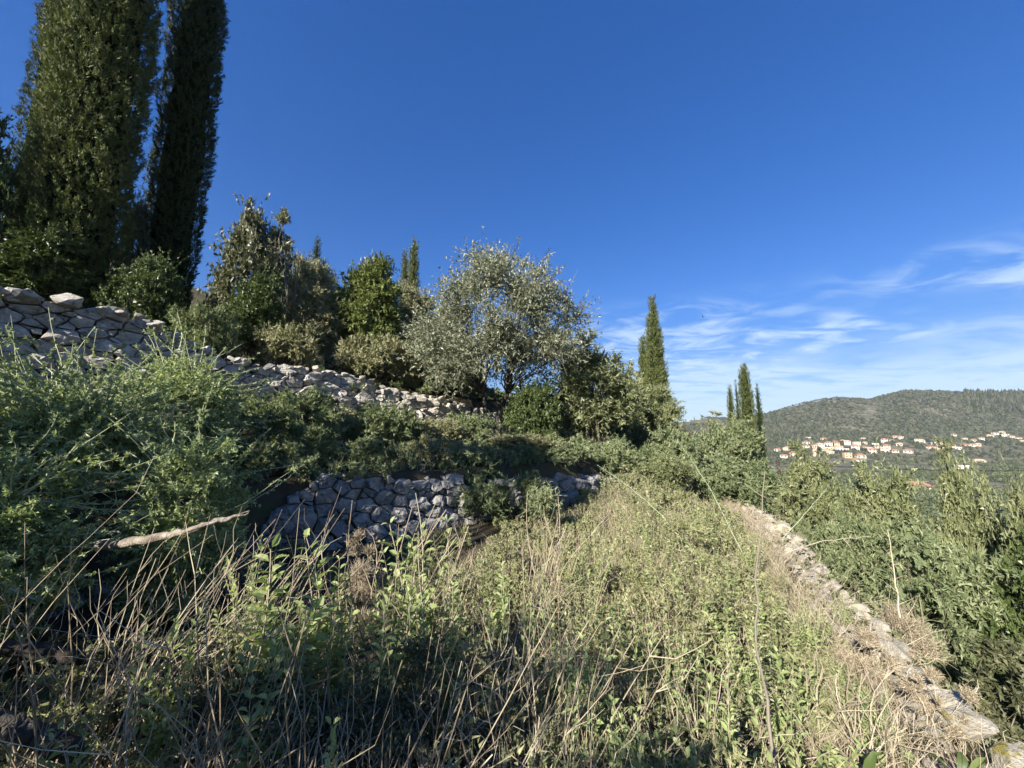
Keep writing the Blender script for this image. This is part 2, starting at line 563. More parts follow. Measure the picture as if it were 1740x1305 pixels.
# ------------------------------------------------------------------ ground sheet
def build_ground():
    def axis(lo, hi, fine_lo, fine_hi, step, grow):
        v = list(np.arange(fine_lo, fine_hi, step))
        s, p = step, fine_hi
        while p < hi:
            v.append(p)
            s *= grow
            p += s
        v.append(hi)
        s, p, w = step, fine_lo, []
        while p > lo:
            s *= grow
            p -= s
            w.append(max(p, lo))
        return np.array(w[::-1] + v)
    xs = axis(-1400, 2600, -9, 7, 0.25, 1.07)
    ys = axis(-900, 2600, 1, 14, 0.25, 1.055)
    X, Y = np.meshgrid(xs, ys)
    Z = ground_z(X, Y)
    Z = np.where((X < -150) & (Z > 60), 60, Z)
    nx, ny = len(xs), len(ys)
    idx = np.arange(nx * ny).reshape(ny, nx)
    F = np.stack([idx[:-1, :-1], idx[:-1, 1:], idx[1:, 1:], idx[1:, :-1]], -1).reshape(-1, 4)
    mb = MB()
    mb.add(np.stack([X, Y, Z], -1).reshape(-1, 3), F)
    m, N, lk = new_mat('ground')
    out = N.new('ShaderNodeOutputMaterial')
    p = N.new('ShaderNodeBsdfPrincipled')
    p.inputs['Roughness'].default_value = 0.95
    p.inputs['Specular IOR Level'].default_value = 0.1
    tc = N.new('ShaderNodeTexCoord')

    def noise(s, d, r=0.6):
        n = N.new('ShaderNodeTexNoise')
        n.inputs['Scale'].default_value = s
        n.inputs['Detail'].default_value = d
        n.inputs['Roughness'].default_value = r
        lk(tc.outputs['Object'], n.inputs['Vector'])
        return n.outputs[0]

    def ramp(f, stops):
        cr = N.new('ShaderNodeValToRGB')
        el = cr.color_ramp.elements
        while len(el) < len(stops):
            el.new(0.5)
        for e, (q, c) in zip(el, stops):
            e.position = q
            e.color = (*c, 1)
        lk(f, cr.inputs[0])
        return cr.outputs[0]
    near = ramp(noise(1.6, 9), [(0.3, (0.03, 0.024, 0.016)), (0.5, (0.065, 0.055, 0.036)), (0.62, (0.055, 0.066, 0.024)), (0.75, (0.11, 0.095, 0.065))])
    far = ramp(noise(0.035, 10, 0.65), [(0.3, (0.048, 0.056, 0.029)), (0.5, (0.105, 0.101, 0.072)), (0.68, (0.175, 0.162, 0.13))])
    sp = N.new('ShaderNodeSeparateXYZ')
    lk(tc.outputs['Object'], sp.inputs[0])
    mr = N.new('ShaderNodeMapRange')
    mr.inputs[1].default_value, mr.inputs[2].default_value = 40, 120
    lk(sp.outputs[1], mr.inputs[0])
    mx = N.new('ShaderNodeMix')
    mx.data_type = 'RGBA'
    lk(mr.outputs[0], mx.inputs[0])
    lk(near, mx.inputs[6])
    lk(far, mx.inputs[7])
    lk(mx.outputs[2], p.inputs['Base Color'])
    b = N.new('ShaderNodeBump')
    b.inputs['Strength'].default_value = 0.7
    b.inputs['Distance'].default_value = 0.03
    lk(noise(16, 10), b.inputs['Height'])
    lk(b.outputs[0], p.inputs['Normal'])
    lk(p.outputs[0], out.inputs[0])
    o = link('ground', mb.mesh('ground', m, smooth=True))
    tag(o, 'terraced hillside earth falling to the valley floor', None, None, 'structure')


build_ground()


# ------------------------------------------------------------------ dry-stone walls
class Path:
    def __init__(self, W):
        self.W = W
        d = np.linalg.norm(np.diff(W, axis=0), axis=1)
        self.s = np.concatenate([[0], np.cumsum(d)])

    def p(self, s):
        return np.array([np.interp(s, self.s, self.W[:, 0]), np.interp(s, self.s, self.W[:, 1])])

    def frame(self, s):
        t = unit(self.p(s + 0.5) - self.p(s - 0.5))
        return self.p(s), t, np.array([t[1], -t[0]])          # point, along, outward (downhill)

    def near(self, xy):
        ss = np.linspace(0, self.s[-1], 4000)
        q = np.stack([np.interp(ss, self.s, self.W[:, 0]), np.interp(ss, self.s, self.W[:, 1])], -1)
        return ss[np.argmin(np.linalg.norm(q - np.asarray(xy), axis=1))]


def clip_poly(poly, n, c):
    """keep the side n.p <= c"""
    out = []
    for i in range(len(poly)):
        a, b = poly[i], poly[(i + 1) % len(poly)]
        da, db = n @ a - c, n @ b - c
        if da <= 0:
            out.append(a)
        if (da < 0) != (db < 0) and da != db:
            out.append(a + (b - a) * (da / (da - db)))
    return out


def wall_stones(root, path, s0, s1, top_fn, mat, r_lo, r_hi, big, seed, max_parts=300, aspect=0.68, batter=0.14, face=0.16):
    """irregular fitted stones: one weighted cell of the wall face each, with depth, tilt and open joints"""
    r = np.random.default_rng(seed)
    seeds = []

    def base_z(s):
        q, t, n = path.frame(s)
        w = q + n * 0.35
        return gz(*w)
    ss = np.linspace(s0, s1, 60)
    bz = np.array([base_z(s) for s in ss]) - 0.12
    tz = np.array([top_fn(s) for s in ss])
    hmax = float((tz - bz).max()) + 0.5
    tries = 0
    for rad in list(big) + list(np.sort(r_lo + (r_hi - r_lo) * r.uniform(0, 1, 4200) ** 1.6)[::-1]):
        if isinstance(rad, tuple):
            s, z, rad = rad
        else:
            s = r.uniform(s0 - 0.3, s1 + 0.3)
            z = r.uniform(0, hmax) + np.interp(s, ss, bz) - 0.2
        p = np.array([s * aspect, z])
        if all((p[0] - q[0]) ** 2 + (p[1] - q[1]) ** 2 > (0.80 * (rad + q[2])) ** 2 for q in seeds):
            seeds.append((p[0], p[1], rad))
    S = np.array(seeds)
    stones = []
    for i in range(len(S)):
        p, ra = S[i, :2], S[i, 2]
        s_ = p[0] / aspect
        if not (s0 <= s_ <= s1):
            continue
        if p[1] > np.interp(s_, ss, tz) or p[1] < np.interp(s_, ss, bz):
            continue
        poly = [p + np.array(c) * ra * 2.0 for c in ((-1.1, -1), (1.1, -1), (1.1, 1), (-1.1, 1))]
        d = np.linalg.norm(S[:, :2] - p, axis=1)
        for j in np.argsort(d)[1:26]:
            q, rb = S[j, :2], S[j, 2]
            n = (q - p)
            dd = n @ n
            c = n @ p + 0.5 * (dd + ra * ra - rb * rb)
            poly = clip_poly(poly, n, c)
            if len(poly) < 3:
                break
        if len(poly) < 3:
            continue
        poly = np.array(poly)
        # merge corners that nearly coincide
        keep = [k for k in range(len(poly)) if np.linalg.norm(poly[k] - poly[k - 1]) > 0.018]
        if len(keep) < 3:
            continue
        poly = poly[keep]
        cen = poly.mean(0)
        poly = np.stack([poly[:, 0] / aspect, poly[:, 1]], -1)
        cen = np.array([cen[0] / aspect, cen[1]])
        area = 0.5 * abs(np.sum(poly[:, 0] * np.roll(poly[:, 1], -1) - poly[:, 1] * np.roll(poly[:, 0], -1)))
        if area < 0.0015:
            continue
        stones.append((area, cen, poly))
    stones.sort(key=lambda e: -e[0])
    rest = MB()
    for k, (area, cen, poly) in enumerate(stones):
        rel = poly - cen
        size = math.sqrt(area)
        g = 1 - min(0.009 / size, 0.10)
        q, t, n = path.frame(cen[0])
        zb = np.interp(cen[0], ss, bz)
        off = face - batter * (cen[1] - zb) + r.normal() * 0.035
        m = len(rel)
        dep = size * r.uniform(0.14, 0.32)
        tilt = r.normal(size=2) * 0.26
        # smoothed outline with extra corners, so stones are not crisp polygons
        mid = (rel + np.roll(rel, -1, 0)) * 0.5 * r.uniform(0.96, 1.03, (m, 1))
        ring = np.empty((2 * m, 2))
        ring[0::2], ring[1::2] = rel * r.uniform(0.97, 1.05, (m, 1)), mid
        ring *= g
        M2 = len(ring)
        rings = []
        for sc, dz, jit in ((0.9, -0.28, 0.0), (1.0, -0.02, 0.03), (0.90, dep * 0.75, 0.07), (0.45, dep, 0.15)):
            a = ring * sc * (1 + r.normal(size=(M2, 1)) * jit)
            dd = dz + (a @ tilt if dz > 0 else 0) + r.normal(size=M2) * size * 0.045 * (dz > -0.1)
            rings.append((a, np.broadcast_to(dd, (M2,))))
        V = []
        for a, dd in rings:
            V.append(np.stack([a[:, 0] * t[0] + dd * n[0], a[:, 0] * t[1] + dd * n[1], a[:, 1] - 0.05 * dd], -1))
        V.append(np.array([[n[0] * dep * 1.02, n[1] * dep * 1.02, 0]]))
        V = np.concatenate(V)
        F4, F3 = [], []
        for a in range(3):
            for b in range(M2):
                c = (b + 1) % M2
                F4.append((a * M2 + b, a * M2 + c, (a + 1) * M2 + c, (a + 1) * M2 + b))
        for b in range(M2):
            F3.append((3 * M2 + b, 3 * M2 + (b + 1) % M2, 4 * M2))
        loc = np.array([q[0] + n[0] * off, q[1] + n[1] * off, cen[1]])
        if k < max_parts:
            mb = MB()
            mb.add(V, F4)
            mb.add(np.zeros((0, 3)), np.array(F3) - len(V))
            link('stone', mb.mesh('stone', mat), root, loc)
        else:
            rest.add(V + loc, F4)
            rest.add(np.zeros((0, 3)), np.array(F3) - len(V))
    if rest.v:
        tag(link('small_stones', rest.mesh('small_stones', mat), root), kind='stuff')
    # packed earth and rubble behind the face
    mb = MB()
    sf = np.linspace(s0, s1, 80)
    V = []
    for s in sf:
        q, t, n = path.frame(s)
        zb, zt = np.interp(s, ss, bz), np.interp(s, ss, tz) - 0.10
        for o_, z in ((face - 0.20, zb), (face - 0.20 - batter * (zt - zb), zt), (-0.75, zt + 0.03), (-0.8, zb)):
            V.append((q[0] + n[0] * o_, q[1] + n[1] * o_, z))
    F = []
    for i in range(79):
        for k in range(4):
            F.append((i * 4 + k, i * 4 + (k + 1) % 4, i * 4 + 4 + (k + 1) % 4, i * 4 + 4 + k))
    mb.add(np.array(V), F)
    link('earth_core', mb.mesh('earth_core', M['earth']), root)
    return len(stones)


def boulder_mesh(seed, flat=0.7):
    r = np.random.default_rng(seed)
    bm = bmesh.new()
    bmesh.ops.create_icosphere(bm, subdivisions=3, radius=0.5)
    V = np.array([v.co for v in bm.verts])
    # cut with random planes so that it breaks like limestone, then roughen
    for k in range(16):
        n = rand_unit(1, r)[0]
        c = r.uniform(0.20, 0.40)
        d = V @ n - c
        V = V - np.where(d > 0, d, 0)[:, None] * n
    V *= 1 + (fbm(V + seed * 7, 4.0, seed, 3)[:, None] - 0.5) * 0.42
    V[:, 2] *= flat
    mb = MB()
    mb.add(V, [[v.index for v in f.verts] for f in bm.faces])
    bm.free()
    return mb


BOULDERS = {}


def boulder(mat, i):
    if (mat, i) not in BOULDERS:
        BOULDERS[(mat, i)] = boulder_mesh(i * 13 + 5).mesh('boulder', M[mat])
    return BOULDERS[(mat, i)]


def caps(root, path, s0, s1, top_fn, mat, lo, hi, seed, off=(0.05, -0.15), gap=0.9, name='cap_stone'):
    r = np.random.default_rng(seed)
    s = s0
    while s < s1:
        w = r.uniform(lo, hi) * r.choice([0.7, 1.0, 1.25])
        q, t, n = path.frame(s + w / 2)
        o = link(name, boulder(mat, int(r.integers(0, 9))), root)
        f = r.uniform(*sorted(off))
        h = w * r.uniform(0.55, 0.95)
        o.location = (q[0] + n[0] * f, q[1] + n[1] * f, top_fn(s + w / 2) + h * r.uniform(-.22, .12))
        o.scale = (w * 1.15, w * r.uniform(.75, 1.1), h * 1.25)
        o.rotation_euler = (r.normal() * .18, r.normal() * .18, math.atan2(t[1], t[0]) + r.normal() * 0.35)
        s += w * gap


pC, pB, pA = Path(WALL_C), Path(WALL_B), Path(WALL_A)


def top_from(path, pts):
    """pts: photo place and forward distance of the wall head -> height along the wall"""
    q = [at(*p) for p in pts]
    s = np.array([path.near(v[:2]) for v in q])
    z = np.array([v[2] for v in q])
    o = np.argsort(s)
    return lambda x: float(np.interp(x, s[o], z[o]))


topC = top_from(pC, [(-160, 455, 5.0), (60, 498, 6.2), (200, 526, 7.0), (290, 558, 7.8), (340, 592, 8.3), (430, 622, 9.2), (520, 628, 10.2), (620, 640, 11.0), (690, 668, 12.0), (780, 682, 13.2), (860, 700, 14.5), (1000, 735, 18)])
topB = top_from(pB, [(300, 980, 3.6), (430, 930, 4.1), (480, 850, 4.6), (560, 806, 5.0), (700, 806, 5.9), (850, 815, 7.0), (960, 806, 7.9), (1010, 810, 8.6), (1060, 815, 10)])

wc = empty('dry_stone_wall', (0, 0, 0), 'sunlit grey dry-stone terrace wall climbing behind the thornbush to the olive tree', 'wall', kind='thing')
sC0, sC1 = pC.near((-10.0, 3.3)), pC.near((0.2, 16.4))
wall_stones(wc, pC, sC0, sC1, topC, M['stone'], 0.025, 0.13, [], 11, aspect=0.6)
caps(wc, pC, sC0, pC.near((-6.7, 8.2)), topC, 'stone', 0.22, 0.46, 21, gap=0.95)
caps(wc, pC, pC.near((-6.4, 8.6)), sC1, topC, 'stone', 0.16, 0.36, 22, gap=1.0)

wb = empty('dry_stone_wall', (0, 0, 0), 'shaded blue-grey dry-stone wall low in the middle of the terrace', 'wall', kind='thing')
sB0, sB1 = pB.near((-3.9, 2.4)), pB.near((3.0, 11.0))
sbig = pB.near((-2.55, 4.6))
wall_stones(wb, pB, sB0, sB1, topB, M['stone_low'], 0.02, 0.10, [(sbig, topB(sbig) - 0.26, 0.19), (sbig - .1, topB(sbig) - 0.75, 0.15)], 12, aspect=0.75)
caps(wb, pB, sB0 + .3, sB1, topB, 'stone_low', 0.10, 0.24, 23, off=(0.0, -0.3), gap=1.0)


caps(wb, pB, sB0 + .3, sB1, topB, 'stone_low', 0.08, 0.2, 24, off=(-0.25, -0.7), gap=1.3)


def topA(s):
    q, t, n = pA.frame(s)
    w = q - n * 0.4
    return gz(*w) + 0.07


wa = empty('dry_stone_wall', (0, 0, 0), 'pale mossy terrace wall head running diagonally along the sunny weeds', 'wall', kind='thing')
sA0, sA1 = pA.near((1.2, -0.5)), pA.near((5.2, 9.0))
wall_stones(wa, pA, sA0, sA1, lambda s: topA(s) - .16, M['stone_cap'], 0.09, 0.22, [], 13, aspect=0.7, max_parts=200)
caps(wa, pA, sA0, sA1, lambda s: topA(s) - .03, 'stone_cap', 0.12, 0.27, 31, off=(0.18, 0.04), gap=0.7)
caps(wa, pA, sA0, sA1, lambda s: topA(s) - .05, 'stone_cap', 0.08, 0.17, 32, off=(0.0, -0.14), gap=1.0)
caps(wa, pA, sA0, sA1, topA, 'stone_cap', 0.05, 0.13, 33, off=(0.2, -0.25), gap=0.9)

# ------------------------------------------------------------------ shrubs and trees
# kind: leaf length, leaf width, leaves per twig, twig spread, up-bias, droop, leaf material, twig material, share of bare twigs
KINDS_ = {
    'olive':   dict(L=.060, W=.016, per=16, up=.35, mat='olive', bare=.25, tw='twig'),
    'oshrub':  dict(L=.050, W=.015, per=14, up=.45, mat='olive_shrub', bare=.30, tw='twig'),
    'lentisk': dict(L=.045, W=.020, per=16, up=.25, mat='lentisk', bare=.10, tw='bark'),
    'kermes':  dict(L=.040, W=.022, per=16, up=.2, mat='kermes', bare=.10, tw='bark'),
    'oak':     dict(L=.050, W=.026, per=12, up=.2, mat='oak', bare=.35, tw='twig'),
    'thorn':   dict(L=.030, W=.011, per=20, up=.25, mat='thorn', bare=.15, tw='thorn_twig'),
    'broom':   dict(L=.036, W=.009, per=20, up=.45, mat='broom', bare=.30, tw='twig'),
    'scrub':   dict(L=.034, W=.012, per=12, up=.5, mat='scrub', bare=.55, tw='twig'),
    'rust':    dict(L=.040, W=.020, per=12, up=.4, mat='rust', bare=.4, tw='twig'),
    'dead':    dict(L=.020, W=.006, per=4, up=.6, mat='dry', bare=2.0, tw='dry'),
}


def crown_clumps(r, rx, ry, h, n, z0=0.0, shape=None):
    """centres and sizes of leaf clumps spread through an uneven dome"""
    d = rand_unit(n * 3, r)
    d = d[d[:, 2] > -0.75][:n]
    n = len(d)
    rad = r.uniform(0.35, 1.0, n) ** 0.55
    lump = 0.58 + 0.80 * vnoise(d * 2.1 + r.uniform(0, 50), 1.0, 3)
    cz = z0 + (h - z0) * 0.46
    rz = (h - z0) * 0.54
    cs = 0.25 * (rx * ry * rz) ** (1 / 3) * r.uniform(0.45, 1.5, n)
    f = (rad * lump)[:, None]
    k = 0.86
    C = d * f * np.array([rx * k, ry * k, rz * k]) + np.array([0, 0, cz])
    C[:, 2] = np.clip(C[:, 2], z0 + cs * 0.4, None)
    return C, cs


def foliage(r, C, cs, n_leaves, K, scale=1.0, kind='quad', tw=None, radius=0.004, clump_tint=0.35, thin=True):
    """leafy twigs radiating from the clump centres"""
    mb, wb_ = MB(), tw if tw is not None else MB()
    per = K['per']
    nt = max(int(n_leaves / per), len(C))
    w = cs ** 2
    ci = r.choice(len(C), nt, p=w / w.sum())
    out = unit(C[ci] - C.mean(0))
    dirn = unit(rand_unit(nt, r) + out * 0.55 + np.array([0, 0, K['up']]))
    st = C[ci] + rand_unit(nt, r) * (cs[ci] * r.uniform(0, .55, nt))[:, None]
    ln = cs[ci] * r.uniform(0.55, 1.25, nt) * np.where(r.uniform(0, 1, nt) < .04, r.uniform(1.2, 1.8, nt), 1)
    en = st + dirn * ln[:, None]
    P = curves(st, en, 4, 0.10, r)
    P[:, 2:, 2] -= (ln * r.uniform(0, .12, nt))[:, None] * np.array([0.4, 1.0])
    nb = int(nt * K['bare'] * (1 if K['mat'] == 'dry' else .6))
    if nb:
        q = min(nb, nt)
        RR = np.stack([np.full(q, radius * s) for s in (1.4, 1.1, .8, .4)], 1) * scale
        (wb_.ribbons(P[:q], RR * 2, r.uniform(0, 1, q), r) if thin else wb_.tubes(P[:q], RR, 3, r.uniform(0, 1, q)))
        if nb > nt:
            ex = curves(st, st + unit(dirn + rand_unit(nt, r) * .6) * ln[:, None] * 1.1, 4, .15, r)[:nb - nt]
            wb_.ribbons(ex, np.stack([np.full(len(ex), radius * 2 * s) for s in (1.2, 1., .7, .3)], 1) * scale, r.uniform(0, 1, len(ex)), r)
    t = r.uniform(0.12, 1.0, (nt, per))
    t.sort(axis=1)
    x = t * 3
    i = np.minimum(x.astype(int), 2)
    f = (x - i)[..., None]
    rows = np.arange(nt)[:, None]
    B = P[rows, i] * (1 - f) + P[rows, i + 1] * f
    T = unit(P[rows, i + 1] - P[rows, i])
    D = unit(T * 0.7 + rand_unit(nt * per, r).reshape(nt, per, 3) * 0.95)
    Nn = rand_unit(nt * per, r) + np.array([0, 0, 0.9])
    ct = r.uniform(0, 1, len(C))[ci]
    tint = np.clip(clump_tint * ct[:, None] + (1 - clump_tint) * r.beta(2, 2.2, (nt, per)), 0, 1)
    Ls = K['L'] * scale * r.uniform(.6, 1.25, nt * per)
    mb.leaves(B.reshape(-1, 3), D.reshape(-1, 3), Nn, Ls, K['W'] * scale * r.uniform(.7, 1.2, nt * per), tint.ravel(), kind, droop=.08)
    return mb, wb_


def limbs(wb_, r, base, C, cs, n, r0, k=6, bend=.12):
    i = r.permutation(len(C))[:n]
    A = np.tile(np.asarray(base, float), (len(i), 1)) + r.normal(size=(len(i), 3)) * np.array([.06, .06, 0])
    P = curves(A, C[i], k, bend, r)
    R = np.linspace(1, .18, k)[None] * (r0 * r.uniform(.5, 1.0, (len(i), 1)))
    wb_.tubes(P, R, 4, r.uniform(0, 1, len(i)))


def area_of(rx, ry, rz):
    p = 1.6
    return 4 * math.pi * (((rx * ry) ** p + (rx * rz) ** p + (ry * rz) ** p) / 3) ** (1 / p)


ICO = None


def cores(mb, r, C, cs, f=.62):
    """the packed old twigs and leaves inside each clump"""
    global ICO
    if ICO is None:
        bm = bmesh.new()
        bmesh.ops.create_icosphere(bm, subdivisions=1, radius=1.0)
        ICO = np.array([x.co for x in bm.verts]), np.array([[x.index for x in fc.verts] for fc in bm.faces])
        bm.free()
    V0, F0 = ICO
    n = len(C)
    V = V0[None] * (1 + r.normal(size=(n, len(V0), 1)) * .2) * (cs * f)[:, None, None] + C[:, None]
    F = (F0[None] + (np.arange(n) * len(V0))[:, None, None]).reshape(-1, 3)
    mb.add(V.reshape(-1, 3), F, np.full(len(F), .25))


def bush(name, label, cat, pos, rx, ry, h, kind, dens, seed, group=None, clumps=None, scale=1.0, z0=0.0, stem_r=.02, core=.42, cap=38000):
    r = np.random.default_rng(seed)
    K = dict(KINDS_[kind])
    dist = math.hypot(pos[0], pos[1])
    ratio = K['W'] / K['L']
    root = empty(name, pos, label, cat, group)
    if dist > 7 and z0 == 0 and dens >= .9:
        # mid-distance shrubs of one kind share a finely leaved crown, turned and stretched
        asp = min((1.0, 1.7, 2.6), key=lambda q: abs(math.log(h / rx / q)))
        key = (kind, asp, seed % 2 if kind in ('broom', 'scrub', 'oshrub') else 0)
        if key not in SHARED:
            K['L'] = .094
            K['W'] = K['L'] * max(ratio, .34)
            n = int(2.9 * area_of(1, 1, asp * .54) / (.5 * K['L'] * K['W']))
            C, cs = crown_clumps(r, 1, 1, asp, int(70 + 25 * asp))
            mb, w = foliage(r, C, cs, min(n, 52000), K, 1.0, 'tri', radius=.0045)
            cores(mb, r, C, cs, core * .66)
            limbs(w, r, (0, 0, -.1), C, cs, 22, .03)
            SHARED[key] = mb.mesh('foliage', M[K['mat']]), w.mesh('branchwork', M[K['tw']])
        for nm, me in zip(('foliage', 'branchwork'), SHARED[key]):
            link(nm, me, root)
        root.scale = (rx, ry, h / asp)
        root.rotation_euler = (0, 0, r.uniform(0, 6.28))
        return root
    K['L'] = K['L'] * scale if kind == 'dead' else max(K['L'] * scale, 3.6 * dist / 385)
    K['W'] = K['L'] * max(ratio, .27)
    leaf = 'tri' if dist > 3.2 and kind != 'thorn' else 'quad'
    n = int(min(dens * 3.2 * area_of(rx, ry, (h - z0) * .54) / (.5 * K['L'] * K['W']), cap))
    nc = clumps or int(np.clip(30 * (rx * ry * h) ** .5, 24, 150))
    C, cs = crown_clumps(r, rx, ry, h, nc, z0)
    mb, w = foliage(r, C, cs, n, K, 1.0, leaf, radius=max(.003, .0005 * dist) if kind != 'dead' else .0018)
    if core and kind != 'dead' and dist > 9:
        cores(mb, r, C, cs, core * .62)
    limbs(w, r, (0, 0, -.15), C, cs, min(nc, 22), stem_r * max(1, h / 2) * (.3 if kind == 'dead' else 1))
    link('foliage', mb.mesh('foliage', M[K['mat']]), root)
    link('branchwork', w.mesh('branchwork', M[K['tw']]), root)
    return root


SHARED = {}


def seen_bush(name, label, cat, pl, pr, pt, depth, kind, n, seed, group=None, dx=1.0, **kw):
    """a shrub placed by its left, right and top edge in the photograph and its forward distance"""
    pc = (pl + pr) / 2
    q = at(pc, pt, depth)
    x, y = q[0], depth
    g = gz(x, y)
    st = math.sqrt(1 + ((pc - 870) / 654) ** 2)
    rx = (pr - pl) / 2 / 654 * depth / st * dx
    h = max(q[2] - g, 0.3) * 1.02
    return bush(name, label, cat, (x, y, g), rx, rx * 0.9, h, kind, n, seed, group, **kw)


def cypress(name, label, pos, h, rad, n, seed, mat='cypress', spray=.13, profile=None, group=None, lean=(0, 0), blades=10):
    """a dense column of upright scale-leaved sprays, fluted and lumpy, round a trunk"""
    r = np.random.default_rng(seed)
    root = empty(name, pos, label, 'tree', group)
    prof = profile or (lambda t: np.interp(t, [0, .04, .12, .35, .6, .8, .93, 1], [.35, .75, .92, 1, .88, .62, .3, .02]))

    def lump(a, z):
        Q = np.stack([np.cos(a) * rad * 1.1, np.sin(a) * rad * 1.1, z * .55], -1)
        return 0.80 + 0.30 * vnoise(Q, 1.5 / max(rad, .5), seed) + 0.22 * (vnoise(Q, 4.2 / max(rad, .7), seed + 5) - .5)
    tt = np.linspace(0.001, 1, 4000)
    cdf = np.cumsum(prof(tt) + .06)
    t = np.interp(r.uniform(0, 1, n), cdf / cdf[-1], tt)
    z = t * h
    a = r.uniform(0, 2 * math.pi, n)
    R = rad * prof(t) * lump(a, z) * np.where(r.uniform(0, 1, n) < .30, r.uniform(.66, .9, n), r.uniform(.86, 1.0, n))
    ra = np.stack([np.cos(a), np.sin(a), np.zeros(n)], -1)
    tuf = np.stack([np.cos(a) * R, np.sin(a) * R, z * .6], -1)
    R = R * (1 + .30 * (vnoise(tuf, 1.0 / (spray * 2.6), seed + 3) - .55))
    P = ra * R[:, None] + np.stack([lean[0] * t * h, lean[1] * t * h, z], -1)
    mb = MB()
    # each plume is an upright tuft of thin sprays
    ax = unit(ra * .45 + np.array([0, 0, 1.0]) + rand_unit(n, r) * .35)
    pl = spray * 2.0 * r.uniform(.6, 1.3, n)
    pt_ = r.uniform(0, 1, n)
    m = blades
    u = r.uniform(0, 1, (n, m))
    Q = P[:, None] + ax[:, None] * (u * pl[:, None])[..., None] + rand_unit(n * m, r).reshape(n, m, 3) * (spray * .34 * (1 - .6 * u))[..., None]
    D = unit(ax[:, None] * .9 + rand_unit(n * m, r).reshape(n, m, 3) * .75)
    tint = np.clip(.4 * pt_[:, None] + .6 * r.beta(2, 2, (n, m)), 0, 1)
    mb.leaves(Q.reshape(-1, 3), D.reshape(-1, 3), rand_unit(n * m, r), (spray * r.uniform(.5, 1.1, n * m)), spray * .20 * r.uniform(.7, 1.3, n * m), tint.ravel(), 'tri')
    # solid inner shell, coloured near-black to stand for the crown's inner shade
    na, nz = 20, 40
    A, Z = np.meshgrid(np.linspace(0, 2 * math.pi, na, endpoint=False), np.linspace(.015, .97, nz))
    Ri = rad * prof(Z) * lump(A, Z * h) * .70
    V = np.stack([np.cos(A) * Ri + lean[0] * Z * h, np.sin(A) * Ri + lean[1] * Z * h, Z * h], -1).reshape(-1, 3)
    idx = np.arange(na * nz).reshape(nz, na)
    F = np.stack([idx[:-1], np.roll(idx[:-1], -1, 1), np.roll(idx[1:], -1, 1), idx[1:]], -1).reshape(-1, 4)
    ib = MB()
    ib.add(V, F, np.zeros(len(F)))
    link('crown', mb.mesh('crown', M[mat]), root)
    tb = MB()
    zz = np.linspace(-.2, .95, 8)
    tb.tubes(np.stack([lean[0] * zz * h, lean[1] * zz * h, zz * h], -1)[None], np.linspace(rad * .16, .01, 8)[None], 8)
    tk = link('trunk', tb.mesh('trunk', M['bark'], True), root)
    link('shade_core', ib.mesh('shade_core', M['cypress_core']), tk)
    return root


def seen_cypress(label, pc, pt, pw, depth, n, seed, mat='cypress', base=None, **kw):
    q = at(pc, pt, depth)
    g = gz(q[0], depth) if base is None else base
    st = math.sqrt(1 + ((pc - 870) / 654) ** 2)
    return cypress('cypress_tree', label, (q[0], depth, g), q[2] - g, pw / 2 / 654 * depth / st * .70, int(n * .34), seed, mat, **kw)


# -- cypresses
col = lambda t: np.interp(t, [0, .03, .1, .3, .6, .85, 1], [.45, .72, .9, 1, .96, .6, .03])
GC = 'cypresses on the hillside'


def big_cypress(label, px, depth, h, rad, n, seed, lean=(0, 0), mat='cypress'):
    q = at(px, 500, depth)
    return cypress('cypress_tree', label, (q[0], depth, gz(q[0], depth) - .2), h, rad, n, seed, mat, spray=.115, profile=col, blades=19, group=GC, lean=lean)


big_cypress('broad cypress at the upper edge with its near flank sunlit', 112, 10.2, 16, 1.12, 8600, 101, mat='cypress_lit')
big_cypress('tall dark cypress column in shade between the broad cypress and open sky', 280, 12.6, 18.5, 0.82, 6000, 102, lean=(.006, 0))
big_cypress('dark cypress half hidden behind the broad one at the picture edge', 36, 14.5, 20, .9, 3600, 103)
seen_cypress('small lone cypress on the skyline above the grey scrub', 540, 404, 17, 34, 2200, 104, group=GC, spray=.2)
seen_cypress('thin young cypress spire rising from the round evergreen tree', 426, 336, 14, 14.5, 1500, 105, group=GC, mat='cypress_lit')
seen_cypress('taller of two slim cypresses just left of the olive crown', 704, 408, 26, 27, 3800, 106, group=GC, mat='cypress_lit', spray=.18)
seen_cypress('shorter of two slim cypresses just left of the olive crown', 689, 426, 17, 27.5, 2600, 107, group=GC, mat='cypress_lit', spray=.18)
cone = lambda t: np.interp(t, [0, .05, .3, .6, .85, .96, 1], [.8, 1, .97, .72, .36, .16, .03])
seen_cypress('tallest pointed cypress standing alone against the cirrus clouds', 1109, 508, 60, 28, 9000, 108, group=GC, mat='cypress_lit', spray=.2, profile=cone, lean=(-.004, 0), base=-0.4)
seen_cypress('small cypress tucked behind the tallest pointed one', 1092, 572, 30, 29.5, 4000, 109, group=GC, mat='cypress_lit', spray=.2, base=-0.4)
colb = lambda t: np.interp(t, [0, .05, .4, .7, .92, 1], [.8, .95, 1, .85, .55, .12])
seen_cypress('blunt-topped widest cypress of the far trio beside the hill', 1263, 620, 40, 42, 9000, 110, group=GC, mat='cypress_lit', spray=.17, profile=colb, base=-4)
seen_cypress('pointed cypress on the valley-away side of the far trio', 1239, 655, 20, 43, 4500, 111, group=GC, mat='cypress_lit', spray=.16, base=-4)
seen_cypress('ragged thin cypress on the valley side of the far trio', 1286, 654, 15, 43.5, 2800, 112, group=GC, mat='cypress', spray=.16, base=-4)
seen_cypress('narrow dead-looking cypress wedged inside the far trio', 1250, 648, 9, 43.2, 2000, 113, group=GC, mat='cypress', spray=.15, base=-4)


